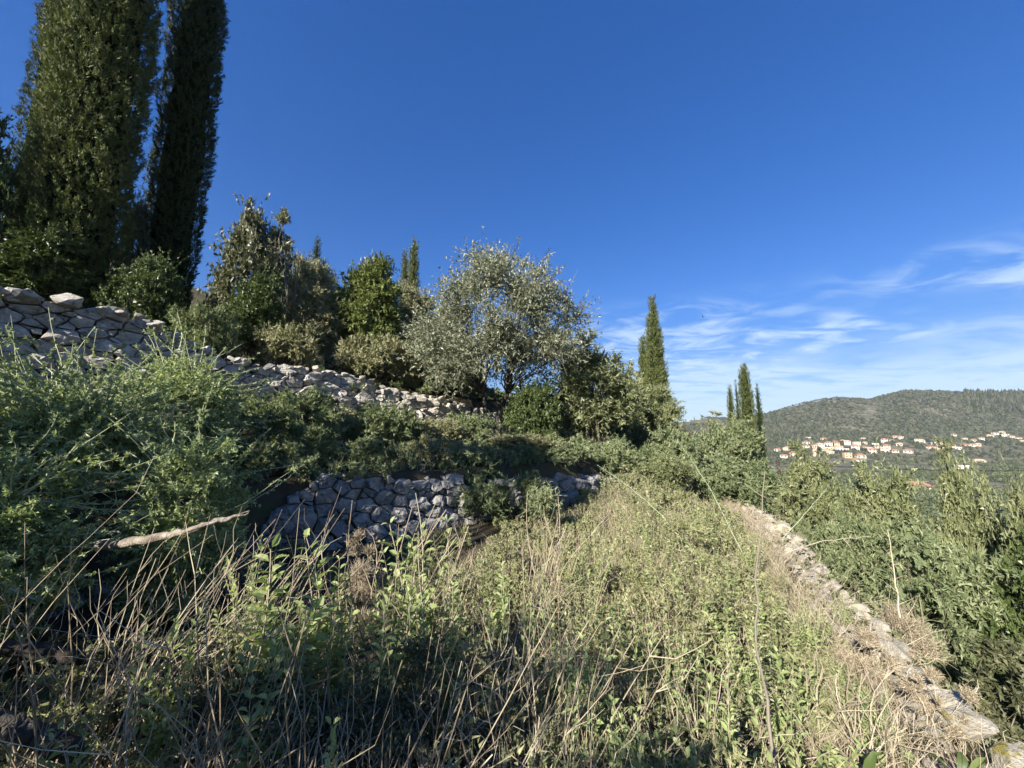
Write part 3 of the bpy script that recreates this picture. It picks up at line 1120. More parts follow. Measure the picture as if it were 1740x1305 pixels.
# -- the olive tree
def olive_tree(name, label, pos, seed, rx, ry, h, n, clear, group=None, fork=True, kind='olive', leafscale=1.0, nclump=120):
    r = np.random.default_rng(seed)
    root = empty(name, pos, label, 'tree', group)
    K = dict(KINDS_[kind])
    K['L'], K['W'] = .10, .034
    C, cs = crown_clumps(r, rx, ry, h, nclump, clear)
    cs *= .92
    mb, w = foliage(r, C, cs, n, K, leafscale, 'tri', radius=.006)
    link('crown', mb.mesh('crown', M[K['mat']]), root)
    # trunk with two leaning stems, then limbs to the clumps
    tb = MB()
    f0 = np.array([0, 0, -.25])
    stems = [np.array([-.30, .0, clear * 1.15]), np.array([.42, .1, clear * 1.2])] if fork else [np.array([.05, 0, clear * 1.2])]
    k = 7
    for s in stems:
        z = np.linspace(0, 1, k)[:, None]
        P = f0 + (s - f0) * z + np.array([[.05, .02, 0]]) * np.sin(z * 7)
        tb.tubes(P[None], (np.linspace(.13, .06, k) * (1 + .12 * np.sin(np.arange(k) * 2.3)))[None], 9)
    for c in r.permutation(len(C))[:46]:
        s = stems[int(np.argmin([np.linalg.norm(C[c][:2] - q[:2]) for q in stems]))]
        m = s + (C[c] - s) * .5 + np.array([0, 0, -.12 * np.linalg.norm(C[c] - s)]) * .3
        P = np.stack([s * (1 - u) ** 2 + 2 * m * u * (1 - u) + C[c] * u * u for u in np.linspace(0, 1, 8)]) + np.concatenate([[[0, 0, 0]], r.normal(size=(7, 3)) * .045])
        tb.tubes(P[None], np.linspace(.045 * r.uniform(.5, 1), .006, 8)[None], 5)
    tk = link('trunk', tb.mesh('trunk', M['olive_bark'], True), root)
    link('twigs', w.mesh('twigs', M['twig']), tk)
    return root


q = at(838, 712, 12.0)
olive_tree('olive_tree', 'big silvery olive tree with forked dark trunk at the end of the sunlit wall', (q[0], 12.0, gz(q[0], 12.0)), 201, 2.75, 2.5, at(790, 408, 12)[2] - gz(q[0], 12.0) - .75, 98000, 1.15, nclump=170)

# -- upper hillside trees and shrubs
B = seen_bush
GU = 'shrubs on the upper slope'
B('evergreen_tree', 'dark rounded evergreen tree beside the tall dark cypress', 'tree', 362, 505, 352, 11.9, 'oak', 1.0, 301, clumps=110, stem_r=.05)
B('evergreen_tree', 'dark evergreen tree at the upper picture edge before the broad cypress', 'tree', -120, 80, 150, 8.6, 'lentisk', 1.0, 302, clumps=100, stem_r=.05)
B('bramble_bush', 'dark bramble thicket at the foot of the broad cypress', 'bush', -40, 190, 400, 9.3, 'lentisk', 1.0, 303, GU)
B('bramble_bush', 'shaded bramble under the tall dark cypress with pale shoots', 'bush', 190, 330, 432, 9.9, 'lentisk', 1.0, 304, GU)
B('shrub', 'twiggy brownish shrub between the two tall cypresses', 'shrub', 205, 275, 335, 11.8, 'oak', 1.0, 305, GU)
B('shrub', 'grey twiggy shrub below the lone skyline cypress', 'shrub', 470, 590, 432, 17.5, 'scrub', 1.0, 306, GU, scale=1.35)
B('shrub', 'dense bright green kermes oak bush on the upper terrace', 'shrub', 560, 700, 448, 14.5, 'kermes', 1.0, 307, GU, clumps=90)
B('olive_tree', 'pale olive crown rising behind the kermes oak bush', 'tree', 585, 690, 432, 20.0, 'olive', 1.0, 308, scale=1.5)
B('shrub', 'dark shrub filling the gap below the round evergreen tree', 'shrub', 385, 500, 470, 11.0, 'lentisk', 1.0, 309, GU)
B('shrub', 'low grey-green shrub between the evergreen tree and the kermes oak', 'shrub', 470, 590, 495, 13.2, 'scrub', 1.0, 310, GU)
B('shrub', 'low scrub on the wall head beneath the round evergreen tree', 'shrub', 290, 430, 512, 9.6, 'broom', 1.0, 311, GU)
B('shrub', 'dry tufted scrub along the wall head before the kermes oak', 'shrub', 430, 560, 560, 10.9, 'scrub', 1.0, 312, GU)
B('shrub', 'grey scrub on the wall head close left of the olive', 'shrub', 560, 720, 572, 12.6, 'scrub', 1.0, 313, GU)
B('shrub', 'silvery green leafy bush at the crown of the evergreen tree', 'shrub', 455, 507, 362, 12.3, 'olive', .6, 314, GU, z0=2.5, core=0)

# -- middle terrace
GM = 'shrubs on the middle terrace'
B('shrub', 'dark shaded shrub under the olive tree', 'shrub', 850, 955, 650, 11.2, 'lentisk', 1.0, 321, GM)
B('shrub', 'grey leafy shrub at the foot of the olive trunk', 'shrub', 735, 850, 706, 9.4, 'broom', 1.0, 322, GM)
B('shrub', 'shaded dark thicket above the low wall beside the thornbush', 'shrub', 420, 600, 655, 6.3, 'broom', 1.0, 323, GM)
B('shrub', 'dark thicket in the middle of the shaded terrace', 'shrub', 570, 730, 690, 7.8, 'broom', 1.0, 324, GM)
B('shrub', 'dull green brush right below the sunlit wall end', 'shrub', 690, 800, 712, 8.6, 'scrub', 1.0, 325, GM)
B('shrub', 'pale sunlit shrub overhanging the low wall', 'shrub', 810, 950, 740, 8.0, 'scrub', 1.0, 326, GM)
B('shrub', 'dark bush hanging over the shaded wall end', 'shrub', 730, 960, 800, 6.5, 'broom', 1.0, 327, GM)
GW = 'wild olive shrubs beyond the olive tree'
B('wild_olive', 'large yellowish wild olive shrub right of the olive tree', 'shrub', 925, 1085, 588, 12.6, 'oshrub', 1.0, 331, GW, clumps=100)
B('wild_olive', 'wild olive shrub in front of the tallest cypress', 'shrub', 1040, 1150, 640, 16.5, 'oshrub', 1.0, 332, GW)
B('wild_olive', 'wispy silver-leaved olive above the large wild olive shrub', 'shrub', 955, 1040, 566, 17.5, 'olive', .35, 333, GW, z0=1.5, core=0)
B('shrub', 'rusty orange-leaved shrub below the tallest cypress', 'shrub', 1110, 1175, 722, 18.5, 'rust', 1.0, 334, GM)
B('shrub', 'green brush at the right end of the low stone wall', 'shrub', 985, 1110, 742, 9.6, 'broom', 1.0, 335, GM)
B('shrub', 'big rounded grey-green bush in front of the far cypress trio', 'shrub', 1165, 1318, 706, 15.0, 'broom', 1.0, 336, GM, clumps=100)
B('shrub', 'green bush left of the big rounded bush', 'shrub', 1080, 1215, 738, 12.5, 'broom', 1.0, 337, GM)
B('shrub', 'leafy bright green bush in front of the big rounded bush', 'shrub', 1150, 1330, 790, 9.8, 'broom', 1.0, 338, GM)
B('bare_tree', 'thin nearly bare sapling against the pale horizon sky', 'tree', 1180, 1222, 674, 24, 'scrub', .10, 339, clumps=14, z0=1.5, core=0)
B('bare_tree', 'tiny bare sapling next to the tallest cypress', 'tree', 1146, 1168, 700, 23, 'scrub', .08, 340, clumps=8, z0=1.2, core=0)

B('shrub', 'dark bush overhanging the left end of the low wall', 'shrub', 415, 560, 700, 5.0, 'broom', 1.0, 341, GM)
B('shrub', 'dark brush filling the hollow between thornbush and low wall', 'shrub', 395, 525, 772, 4.75, 'broom', 1.0, 360, GM)
B('shrub', 'shaded bush on top of the low wall in its middle', 'shrub', 545, 700, 748, 5.75, 'broom', 1.0, 342, GM)
B('shrub', 'shaded grassy bush on top of the low wall towards its right end', 'shrub', 660, 820, 752, 6.6, 'scrub', 1.0, 343, GM)
B('shrub', 'olive-brown brush at the foot of the sunlit wall', 'shrub', 480, 640, 690, 8.6, 'scrub', 1.0, 344, GM)
B('shrub', 'dark green brush under the sunlit wall behind the thornbush', 'shrub', 330, 470, 650, 7.2, 'broom', 1.0, 345, GM)
B('shrub', 'shrub closing the gap between the wild olive and the tallest cypress', 'shrub', 1000, 1110, 690, 19.5, 'kermes', 1.0, 346, GM)
B('shrub', 'grey brush left of the tallest cypress foot', 'shrub', 930, 1030, 700, 17.0, 'scrub', 1.0, 347, GM)
B('shrub', 'brownish grey thicket on the skyline left of the two slim cypresses', 'shrub', 590, 700, 470, 22.0, 'scrub', 1.0, 348, GU)
B('shrub', 'grey olive scrub on the skyline between evergreen tree and kermes oak', 'shrub', 485, 600, 446, 19.5, 'olive', 1.0, 361, GU)
B('shrub', 'pale scrub closing the skyline behind the two slim cypresses', 'shrub', 660, 760, 482, 24.0, 'scrub', 1.0, 362, GU)
B('shrub', 'small grey scrub on the wall head just left of the olive crown', 'shrub', 655, 735, 612, 13.0, 'scrub', 1.0, 363, GU)
B('shrub', 'tufted brush on the wall head right behind the olive trunk', 'shrub', 715, 800, 640, 14.0, 'broom', 1.0, 364, GU)
B('shrub', 'dark undergrowth behind the sunlit wall beneath the olive', 'shrub', 680, 830, 600, 15.5, 'scrub', 1.0, 349, GU)
B('shrub', 'grey-green brush on the far terrace before the rusty shrub', 'shrub', 1060, 1180, 770, 9.0, 'oshrub', 1.0, 350, GM)

# -- bushes below the right-hand terrace wall
GR = 'bushes below the terrace wall'
B('bush', 'olive-green bush at the top of the valley-side thicket by the far wall end', 'bush', 1290, 1440, 772, 11.5, 'oshrub', 1.0, 351, GR)
B('bush', 'grey-green bush below the village at the thicket skyline', 'bush', 1400, 1560, 792, 9.0, 'oshrub', 1.0, 352, GR)
B('bush', 'tallest bush of the valley-side thicket beside the orange roof', 'bush', 1555, 1700, 782, 8.5, 'oshrub', 1.0, 353, GR)
B('bush', 'rounded olive bush cut by the right picture edge', 'bush', 1650, 1840, 812, 7.0, 'oshrub', 1.0, 354, GR)
B('bush', 'fine-leaved green bush close below the middle of the diagonal wall', 'bush', 1330, 1500, 860, 7.4, 'broom', 1.0, 355, GR)
B('bush', 'big fine-leaved bush in the middle of the valley-side thicket', 'bush', 1440, 1700, 880, 5.8, 'broom', 1.0, 356, GR)
B('bush', 'green bush darkened as if in shade at the right edge below the olive bush', 'bush', 1620, 1900, 930, 4.9, 'lentisk', 1.0, 357, GR)  # darker leaf kind chosen to imitate shade at this edge
B('bush', 'dry brownish bush tangled against the diagonal wall', 'bush', 1420, 1580, 1010, 4.6, 'dead', .8, 358, GR, cap=9000)
B('bush', 'shaded bush in the lower corner beyond the wall', 'bush', 1580, 1860, 1060, 3.9, 'oak', .6, 359, GR)  # darker brownish leaf stands in for the shade of this corner

# -- the thornbush on the near left, with long pale shoots
def thornbush(label, pl, pr, pt, depth, n, seed, shoots):
    root = seen_bush('thornbush', label, 'bush', pl, pr, pt, depth, 'thorn', n, seed, 'thornbushes', clumps=110, cap=34000)
    r = np.random.default_rng(seed + 1)
    fo = [c for c in root.children if c.name.startswith('foliage')][0]
    co = np.empty(len(fo.data.vertices) * 3, np.float32)
    fo.data.vertices.foreach_get('co', co)
    co = co.reshape(-1, 3)
    rx, h = np.percentile(np.abs(co[:, 0]), 97), co[:, 2].max()
    mb, lv = MB(), MB()
    d = rand_unit(shoots * 4, r)
    d = d[(d[:, 2] > -.1) & (d[:, 1] < .5)][:shoots]
    st = d * np.array([rx, rx, h * .5]) * .72 + np.array([0, 0, h * .45])
    dirn = unit(d * np.array([1, 1, .5]) + rand_unit(len(d), r) * .7 + np.array([0, 0, .25]))
    ln = r.uniform(.35, .85, len(d))
    P = curves(st, st + dirn * ln[:, None], 7, .07, r)
    mb.tubes(P, np.linspace(1, .35, 7)[None] * r.uniform(.0036, .0066, (len(d), 1)), 3, r.uniform(.3, 1, len(d)))
    # spines and leaf tufts along the shoots
    m = 15
    t = r.uniform(.1, 1, (len(d), m)) * 5.99
    i = t.astype(int)
    f = (t - i)[..., None]
    rows = np.arange(len(d))[:, None]
    Bp = (P[rows, i] * (1 - f) + P[rows, i + 1] * f).reshape(-1, 3)
    T = unit(P[rows, i + 1] - P[rows, i]).reshape(-1, 3)
    D = unit(np.cross(T, rand_unit(len(T), r)) + T * .5)
    sl = r.uniform(.02, .05, len(T))
    mb.tubes(np.stack([Bp, Bp + D * sl[:, None]], 1), np.stack([np.full(len(T), .0022), np.full(len(T), .0006)], 1), 3, r.uniform(.4, 1, len(T)))
    for k in range(7):
        lv.leaves(Bp, unit(D + rand_unit(len(Bp), r) * .9), rand_unit(len(Bp), r) + np.array([0, 0, .8]), r.uniform(.018, .036, len(Bp)), r.uniform(.008, .013, len(Bp)), r.beta(2.6, 2, len(Bp)), 'quad')
    sh = link('thorny_shoots', mb.mesh('thorny_shoots', M['thorn_twig']), root)
    link('shoot_leaves', lv.mesh('shoot_leaves', M['thorn']), sh)
    return root


thornbush('large pale-green thornbush with white spiny shoots filling the near left side', -60, 330, 655, 3.3, 1.0, 401, 220)
thornbush('higher thornbush with long bare white thorny branches before the sunlit wall', 210, 432, 600, 4.4, 1.0, 402, 130)
thornbush('shaded lower flank of thorny growth left of the low wall', 235, 440, 745, 3.1, 1.0, 404, 50)
thornbush('low shaded thornbush at the lower left picture edge', -200, 170, 800, 2.3, 1.0, 403, 50)

# -- unseen growth added beside and behind the photographer to shade ground and terrace
bush('evergreen_oak', 'unseen evergreen oak added on the left for its shade', 'tree', (-8.4, 1.7, gz(-8.4, 1.7)), 1.9, 1.9, 5.2, 'oak', .8, 411, None, 70, z0=1.2, stem_r=.06, cap=24000)
bush('evergreen_oak', 'unseen clear-stemmed evergreen oak added to shade the low wall', 'tree', (-6.1, -1.2, gz(-6.1, -1.2)), 1.25, 1.25, 5.9, 'lentisk', .9, 413, None, 50, scale=1.8, z0=4.5, stem_r=.04, cap=20000)  # small high crown shaped to shade the low wall yet spare the thornbushes
bush('wild_olive', 'unseen wild olive standing behind the viewpoint', 'tree', (-9.4, -4.6, gz(-9.4, -4.6)), 1.7, 1.5, 4.0, 'oshrub', .55, 412, None, 60, scale=1.5, z0=1.0, stem_r=.05, core=0, cap=20000)
for i_, (x_, y_, r_, h_) in enumerate([(-2.1, -.5, 1.0, 2.45), (-3.2, .9, .9, 1.65), (-1.3, -.5, .65, 1.95), (-1.75, .25, .6, 1.6)]):
    bush('thornbush', ['unseen thornbush added beside the viewpoint for its shade', 'unseen thornbush added next to the large pale one for its shade', 'lower unseen thornbush added behind the viewpoint for its shade', 'small unseen thornbush added at the photographer left side for its shade'][i_], 'bush', (x_, y_, gz(x_, y_)), r_, r_, h_, 'thorn', 1.0, 420 + i_, 'thornbushes', 50, scale=2.2, cap=9000)
# ------------------------------------------------------------------ low growth on the terrace
def sample_terrace(n, r, y0=0.9, y1=12, power=1.0, x0=-4.5, x1=8):
    out = []
    got = 0
    while got < n:
        u = r.uniform(0, 1, n * 3)
        y = y0 * (y1 / y0) ** u if power else r.uniform(y0, y1, n * 3)
        x = r.uniform(-1.45, 1.35, n * 3) * (y + .3)
        P = np.stack([x, y], -1)
        a, b = sdist(P, WALL_A), sdist(P, WALL_B)
        ok = (a > .22) & (b < -.15) & (x > x0) & (x < x1)
        P = np.concatenate([P[ok], a[ok, None], b[ok, None]], 1)
        out.append(P)
        got += len(P)
    return np.concatenate(out)[:n]


def stems_from(base, h, lean, k, r, bend=.10):
    a = r.uniform(0, 2 * math.pi, len(base))
    tip = base + np.stack([np.cos(a) * lean * h, np.sin(a) * lean * h, h], -1)
    P = curves(base, tip, k, bend, r)
    return P


def height_at(P, a):
    """how tall the growth stands: knee to waist high, lower towards the wall head"""
    n = fbm(P[:, :2], .9, 21)
    lee = np.clip((P[:, 1] - 2.2) / .8, 0, 1) * np.clip((1.3 - P[:, 0] + .12 * P[:, 1]) / 1.0, 0, 1)      # grazed strip before the low wall
    return np.minimum((0.24 + 0.72 * n) * (1 - .78 * lee), 0.03 + .36 * np.maximum(a - .35, 0))


def dry_growth():
    r = np.random.default_rng(501)
    # brittle upright stems
    mb = MB()
    S = sample_terrace(4200, r, .9, 8)
    lee = S[:, 0] < .12 * S[:, 1] + .05 * r.normal(size=len(S))
    S = S[~lee | (r.uniform(0, 1, len(S)) < .16)]
    lee = (S[:, 0] < .12 * S[:, 1]) & (S[:, 1] < 2.7)
    base = np.stack([S[:, 0], S[:, 1], ground_z(S[:, 0], S[:, 1]) - .02], -1)
    h = height_at(S, S[:, 2]) * r.uniform(.6, 1.35, len(S)) * np.where(lee, 1.25, 1)
    P = stems_from(base, h, r.uniform(.05, .7, len(S)), 6, r, .09)
    mb.tubes(P, np.linspace(1, .35, 6)[None] * r.uniform(.0014, .0036, (len(S), 1)) * np.where(lee, 1.25, 1)[:, None], 3, r.beta(2, 2, len(S)) * np.where(lee, .75, 1))  # left-hand stems get a darker tint, shade put into their colour
    # side twigs
    i = r.integers(0, len(S), 5000)
    j = r.integers(2, 5, 5000)
    st = P[i, j]
    T = unit(P[i, j + 1] - P[i, j])
    en = st + unit(T + rand_unit(5000, r) * .7) * (h[i] * r.uniform(.15, .4, 5000))[:, None]
    mb.ribbons(curves(st, en, 4, .1, r), np.linspace(1, .4, 4)[None] * r.uniform(.0018, .004, (5000, 1)), r.beta(2, 2, 5000), r)
    tag(link('dry_stems', mb.mesh('dry_stems', M['dry'])), 'dry brown stems and twigs standing among the weeds', 'dry stems', None, 'stuff')
    # dry grass, finer
    mb = MB()
    S = sample_terrace(54000, r, 1.0, 12)
    keep = fbm(S[:, :2], 1.1, 33) + .50 * np.clip(S[:, 0] - .12 * S[:, 1] + .1, -1, .15) + .35 * (S[:, 1] > 3.3) > .46
    S = S[keep]
    base = np.stack([S[:, 0], S[:, 1], ground_z(S[:, 0], S[:, 1])], -1)
    h = np.minimum(height_at(S, S[:, 2]) * .62 + .05, .55) * r.uniform(.5, 1.3, len(S))
    P = stems_from(base, h, r.uniform(.1, 1.1, len(S)), 4, r, .16)
    w = r.uniform(.0018, .0042, len(S)) * (1 + .12 * S[:, 1])
    mb.ribbons(P, np.linspace(1, .2, 4)[None] * w[:, None], r.beta(2, 1.7, len(S)), r)
    tag(link('dry_grass', mb.mesh('dry_grass', M['dry'])), 'dry straw-coloured grass covering the near terrace', 'grass', None, 'stuff')
    # small green herbs woven through it
    mb = MB()
    S = sample_terrace(13000, r, 1.1, 13)
    keep = fbm(S[:, :2], .8, 55) + .50 * np.clip(S[:, 0] - .12 * S[:, 1] + .1, -1, .15) + .3 * (S[:, 1] > 3.3) > .46
    S = S[keep]
    n, m = len(S), 17
    base = np.stack([S[:, 0], S[:, 1], ground_z(S[:, 0], S[:, 1])], -1)
    h = np.minimum(height_at(S, S[:, 2]) * .85 + .05, .75) * r.uniform(.5, 1.2, n)
    P = stems_from(base, h, r.uniform(.05, .5, n), 5, r, .10)
    t = r.uniform(.25, 1, (n, m)) * 3.99
    i = t.astype(int)
    f = (t - i)[..., None]
    rows = np.arange(n)[:, None]
    Bp = (P[rows, i] * (1 - f) + P[rows, i + 1] * f).reshape(-1, 3)
    D = unit(rand_unit(n * m, r) + np.array([0, 0, .25]))
    sc = np.repeat(1 + .05 * S[:, 1], m)
    ct = np.repeat(r.uniform(0, 1, n), m)
    mb.leaves(Bp, D, rand_unit(n * m, r) + np.array([0, 0, 1.]), r.uniform(.016, .036, n * m) * sc, r.uniform(.009, .017, n * m) * sc, np.clip(.4 * ct + .6 * r.beta(2, 2, n * m), 0, 1), 'tri')
    mb.ribbons(P, np.linspace(1, .4, 5)[None] * np.full((n, 1), .003), r.uniform(.4, 1, n), r)
    tag(link('green_herbs', mb.mesh('green_herbs', M['herb'])), 'small-leaved green herbs growing through the dry grass', 'herbs', None, 'stuff')
    # grass and herbs on the middle terrace and upper slope
    mb = MB()
    n = 14000
    y = 4 * (26 / 4) ** r.uniform(0, 1, n)
    x = r.uniform(-1.4, .55, n) * y
    Q = np.stack([x, y], -1)
    ok = sdist(Q, WALL_B) > .12
    Q = Q[ok]
    n = len(Q)
    base = np.stack([Q[:, 0], Q[:, 1], ground_z(Q[:, 0], Q[:, 1])], -1)
    P = stems_from(base, r.uniform(.08, .28, n), r.uniform(.2, 1.2, n), 4, r, .15)
    mb.ribbons(P, np.linspace(1, .25, 4)[None] * (r.uniform(.004, .009, n) * (1 + .06 * Q[:, 1]))[:, None], r.beta(2, 2, n), r)
    tag(link('terrace_grass', mb.mesh('terrace_grass', M['scrub'])), 'rough grey-green grass on the upper terraces', 'grass', None, 'stuff')


dry_growth()


def undergrowth():
    """knee-high leafy and twiggy tussocks that nobody could count"""
    r = np.random.default_rng(540)
    g, s, tw = MB(), MB(), MB()
    S = sample_terrace(260, r, 1.3, 13)
    for x, y, a, b in S:
        if x < .12 * y - .05 and r.uniform() < (.8 if y < 3.3 else .5):
            continue
        hh = float(height_at(np.array([[x, y]]), np.array([a]))[0]) * r.uniform(.7, 1.25) + .04
        rr = r.uniform(.16, .34) * (1 + .04 * y)
        C, cs = crown_clumps(r, rr, rr, hh, 9)
        C = C + np.array([x, y, gz(x, y)])
        k = r.uniform()
        K = dict(KINDS_['broom' if k < .5 else 'scrub'])
        K['L'] = max(.026, 3.2 * y / 385)
        K['W'] = K['L'] * .4
        K['bare'] = .6
        nn = int(1.6 * area_of(rr, rr, hh * .5) / (.5 * K['L'] * K['W']))
        mb, _ = foliage(r, C, cs * 1.3, min(nn, 1400), K, 1.0, 'tri', tw=tw, radius=.0016 + .0004 * y)
        dst = g if r.uniform() < .55 + .15 * (x > .8) else s
        for V, F, T in zip(mb.v, mb.f, mb.t):
            dst.v.append(V)
            dst.f.append(F + dst.n)
            dst.t.append(T)
            dst.n += len(V)
    tag(link('green_undergrowth', g.mesh('green_undergrowth', M['herb'])), 'leafy green tussocks matted over the near terrace', 'undergrowth', None, 'stuff')
    tag(link('grey_undergrowth', s.mesh('grey_undergrowth', M['scrub'])), 'grey-brown matted scrub over the near terrace', 'undergrowth', None, 'stuff')
    tag(link('fine_twigs', tw.mesh('fine_twigs', M['dry'])), 'fine dry twigs inside the matted scrub', 'twigs', None, 'stuff')


undergrowth()


def wall_top_growth():
    """low growth on the terrace behind the walls, and dry tufts in the joints of the diagonal wall head"""
    r = np.random.default_rng(560)
    g, tw = MB(), MB()
    pts = []
    for path, lo, hi, off, n in ((pB, sB0, pB.near((3, 11)), (-.02, -2.2), 190), (pC, sC0, pC.near((1, 18)), (-.2, -3.0), 150)):
        for k in range(n):
            s = r.uniform(lo, hi)
            q, t, nn = path.frame(s)
            f = r.uniform(0, 1) ** 1.9 * (off[1] - off[0]) + off[0]
            pts.append((q[0] + nn[0] * f, q[1] + nn[1] * f))
    for x, y in pts:
        d = math.hypot(x, y)
        rr, hh = r.uniform(.16, .42), r.uniform(.10, .46)
        C, cs = crown_clumps(r, rr, rr, hh, 8)
        C = C + np.array([x, y, gz(x, y) - .03])
        K = dict(KINDS_['scrub'])
        K['L'] = max(.03, 3.2 * d / 385)
        K['W'] = K['L'] * .38
        K['bare'] = .5
        foli, _ = foliage(r, C, cs * 1.3, 280, K, 1.0, 'tri', tw=tw, radius=.0015 + .0004 * d)
        for V, F, T in zip(foli.v, foli.f, foli.t):
            g.v.append(V)
            g.f.append(F + g.n)
            g.t.append(T)
            g.n += len(V)
    tag(link('terrace_scrub', g.mesh('terrace_scrub', M['broom'])), 'low green scrub matting the ground behind the wall heads', 'scrub', None, 'stuff')
    tag(link('terrace_twigs', tw.mesh('terrace_twigs', M['twig'])), 'fine grey twigs within the low scrub behind the walls', 'twigs', None, 'stuff')
    mb = MB()
    n = 7500
    s = pA.near((1.4, 0)) + (pA.near((5.4, 9.5)) - pA.near((1.4, 0))) * r.uniform(0, 1, n) ** 1.4
    fr = [pA.frame(q) for q in s[::6]]
    base = []
    for k in range(n):
        q, t, nn = fr[k // 6]
        f = r.normal() * .06 + r.choice([-.34, -.2, -.05, .2], p=[.5, .28, .1, .12])
        w = r.normal(size=2) * .05
        base.append((q[0] + nn[0] * f + w[0], q[1] + nn[1] * f + w[1], 0.0))
    base = np.array(base)
    base[:, 2] = np.maximum(ground_z(base[:, 0], base[:, 1]), -.1) + .02
    P = stems_from(base, r.uniform(.05, .24, n), r.uniform(.2, 1.4, n), 5, r, .2)
    mb.ribbons(P, np.linspace(1, .25, 5)[None] * r.uniform(.0018, .004, (n, 1)) * (1 + .1 * base[:, 1:2]), r.beta(2, 1.6, n), r)
    tag(link('wall_grass', mb.mesh('wall_grass', M['dry'])), 'dry grass tufts growing over the diagonal wall head', 'grass', None, 'stuff')


wall_top_growth()


def leafy_shoots():
    """upright felted shoots with paired leaves, spread all through the weeds"""
    r = np.random.default_rng(580)
    S = sample_terrace(1500, r, 1.25, 9)
    S = S[(fbm(S[:, :2], .9, 91) + .10 * (S[:, 1] < 3) > .49) & (S[:, 0] > .12 * S[:, 1])][:300]
    n, m = len(S), 12
    base = np.stack([S[:, 0], S[:, 1], ground_z(S[:, 0], S[:, 1])], -1)
    h = (height_at(S, S[:, 2]) * .95 + .10) * r.uniform(.75, 1.35, n)
    P = stems_from(base, h, r.uniform(.03, .35, n), 6, r, .06)
    lv, st = MB(), MB()
    st.tubes(P, np.linspace(1, .5, 6)[None] * r.uniform(.0016, .003, (n, 1)), 3, r.uniform(.1, .8, n))
    u = (1 - .62 * (np.arange(m) // 2 / (m / 2)))[None] * 4.99 + r.uniform(-.05, .0, (n, m))
    i = u.astype(int)
    f = (u - i)[..., None]
    rows = np.arange(n)[:, None]
    B0 = P[rows, i] * (1 - f) + P[rows, i + 1] * f
    T = unit(P[rows, i + 1] - P[rows, i])
    w = unit(np.cross(T, np.repeat(rand_unit(n, r)[:, None], m, 1)))
    odd = ((np.arange(m) // 2) % 2)[None, :, None]
    side = np.where(odd == 1, np.cross(T, w), w) * np.where(np.arange(m) % 2, 1, -1)[None, :, None]
    k = (np.arange(m) // 2)[None, :, None] / (m / 2)
    D = unit(side * .9 + T * (.85 - .6 * k) + rand_unit(n * m, r).reshape(n, m, 3) * .22)
    g = (r.uniform(.022, .046, (n, 1)) * (1 + .05 * S[:, 1:2]) * (.55 + .6 * np.minimum(1, (np.arange(m) // 2 + 1) / 2.5))[None]).ravel()
    lv.leaves(B0.reshape(-1, 3), D.reshape(-1, 3), T.reshape(-1, 3) + rand_unit(n * m, r) * .3, g, g * .46, r.beta(2.2, 2, n * m), 'broad', droop=.2)
    tag(link('leafy_shoots', lv.mesh('leafy_shoots', M['sage'])), 'pale green leafy shoots standing all through the weeds', 'shoots', None, 'stuff')
    tag(link('shoot_stems', st.mesh('shoot_stems', M['dry'])), 'thin woody stems of the pale green shoots', 'stems', None, 'stuff')


leafy_shoots()


# -- sage plants: woody stems with paired drooping felted leaves at the tips
def sage_mesh(seed, h, n_stems, spread, leaf, pairs):
    r = np.random.default_rng(seed)
    lv, st = MB(), MB()
    a = r.uniform(0, 2 * math.pi, n_stems)
    rad = spread * r.uniform(.1, 1, n_stems)
    hh = h * r.uniform(.5, 1.0, n_stems)
    hh[0] = h
    tip = np.stack([np.cos(a) * rad, np.sin(a) * rad, hh], -1)
    A = np.stack([np.cos(a) * .05, np.sin(a) * .05, np.full(n_stems, -.05)], -1)
    P = curves(A, tip, 9, .06, r)
    st.tubes(P, np.linspace(1, .45, 9)[None] * r.uniform(.0030, .0055, (n_stems, 1)), 5, r.uniform(.2, .9, n_stems))
    for s in range(n_stems):
        for k in range(pairs):
            u = 1 - .62 * (k / pairs) ** .9
            x = u * 7.99
            i = int(x)
            b = P[s, i] * (1 - x + i) + P[s, i + 1] * (x - i)
            T = unit(P[s, i + 1] - P[s, i])
            w0 = rand_unit(1, r)[0]
            side = unit(np.cross(T, w0))
            if k % 2:
                side = np.cross(T, side)
            g = leaf * (.6 + .6 * min(1, (k + 1) / 3)) * r.uniform(.75, 1.2)
            for sg in (-1, 1):
                D = unit(side * sg * .9 + T * (.8 - .5 * k / pairs) + np.array([0, 0, -.10 * k / pairs]) + r.normal(size=3) * .18)
                lv.leaves((b + D * .008)[None], D[None], (T + r.normal(size=3) * .25)[None], np.array([g]), np.array([g * .46]), np.array([r.beta(2.4, 2)]), 'broad', droop=r.uniform(.1, .4))
    return lv.mesh('leaves', M['sage']), st.mesh('stems', M['dry'])


SAGES = [sage_mesh(600 + i, 1.0, *p) for i, p in enumerate([(9, .20, .062, 15), (13, .34, .052, 14), (8, .16, .070, 15), (20, .45, .046, 12), (12, .28, .050, 14)])]


def sage(label, px, py, depth, var, seed, wide=1.0):
    q = at(px, py, depth)
    g = gz(q[0], depth)
    h = max(q[2] - g, .25)
    root = empty('sage_plant', (q[0], depth, g), label, 'plant', 'sage plants among the dry weeds')
    lv, st = SAGES[var]
    sm = link('stems', st, root)
    link('leaves', lv, sm)
    root.rotation_euler = (0, 0, seed * 1.7)
    s = h / 1.0
    root.scale = (s * wide, s * wide, s)
    return root


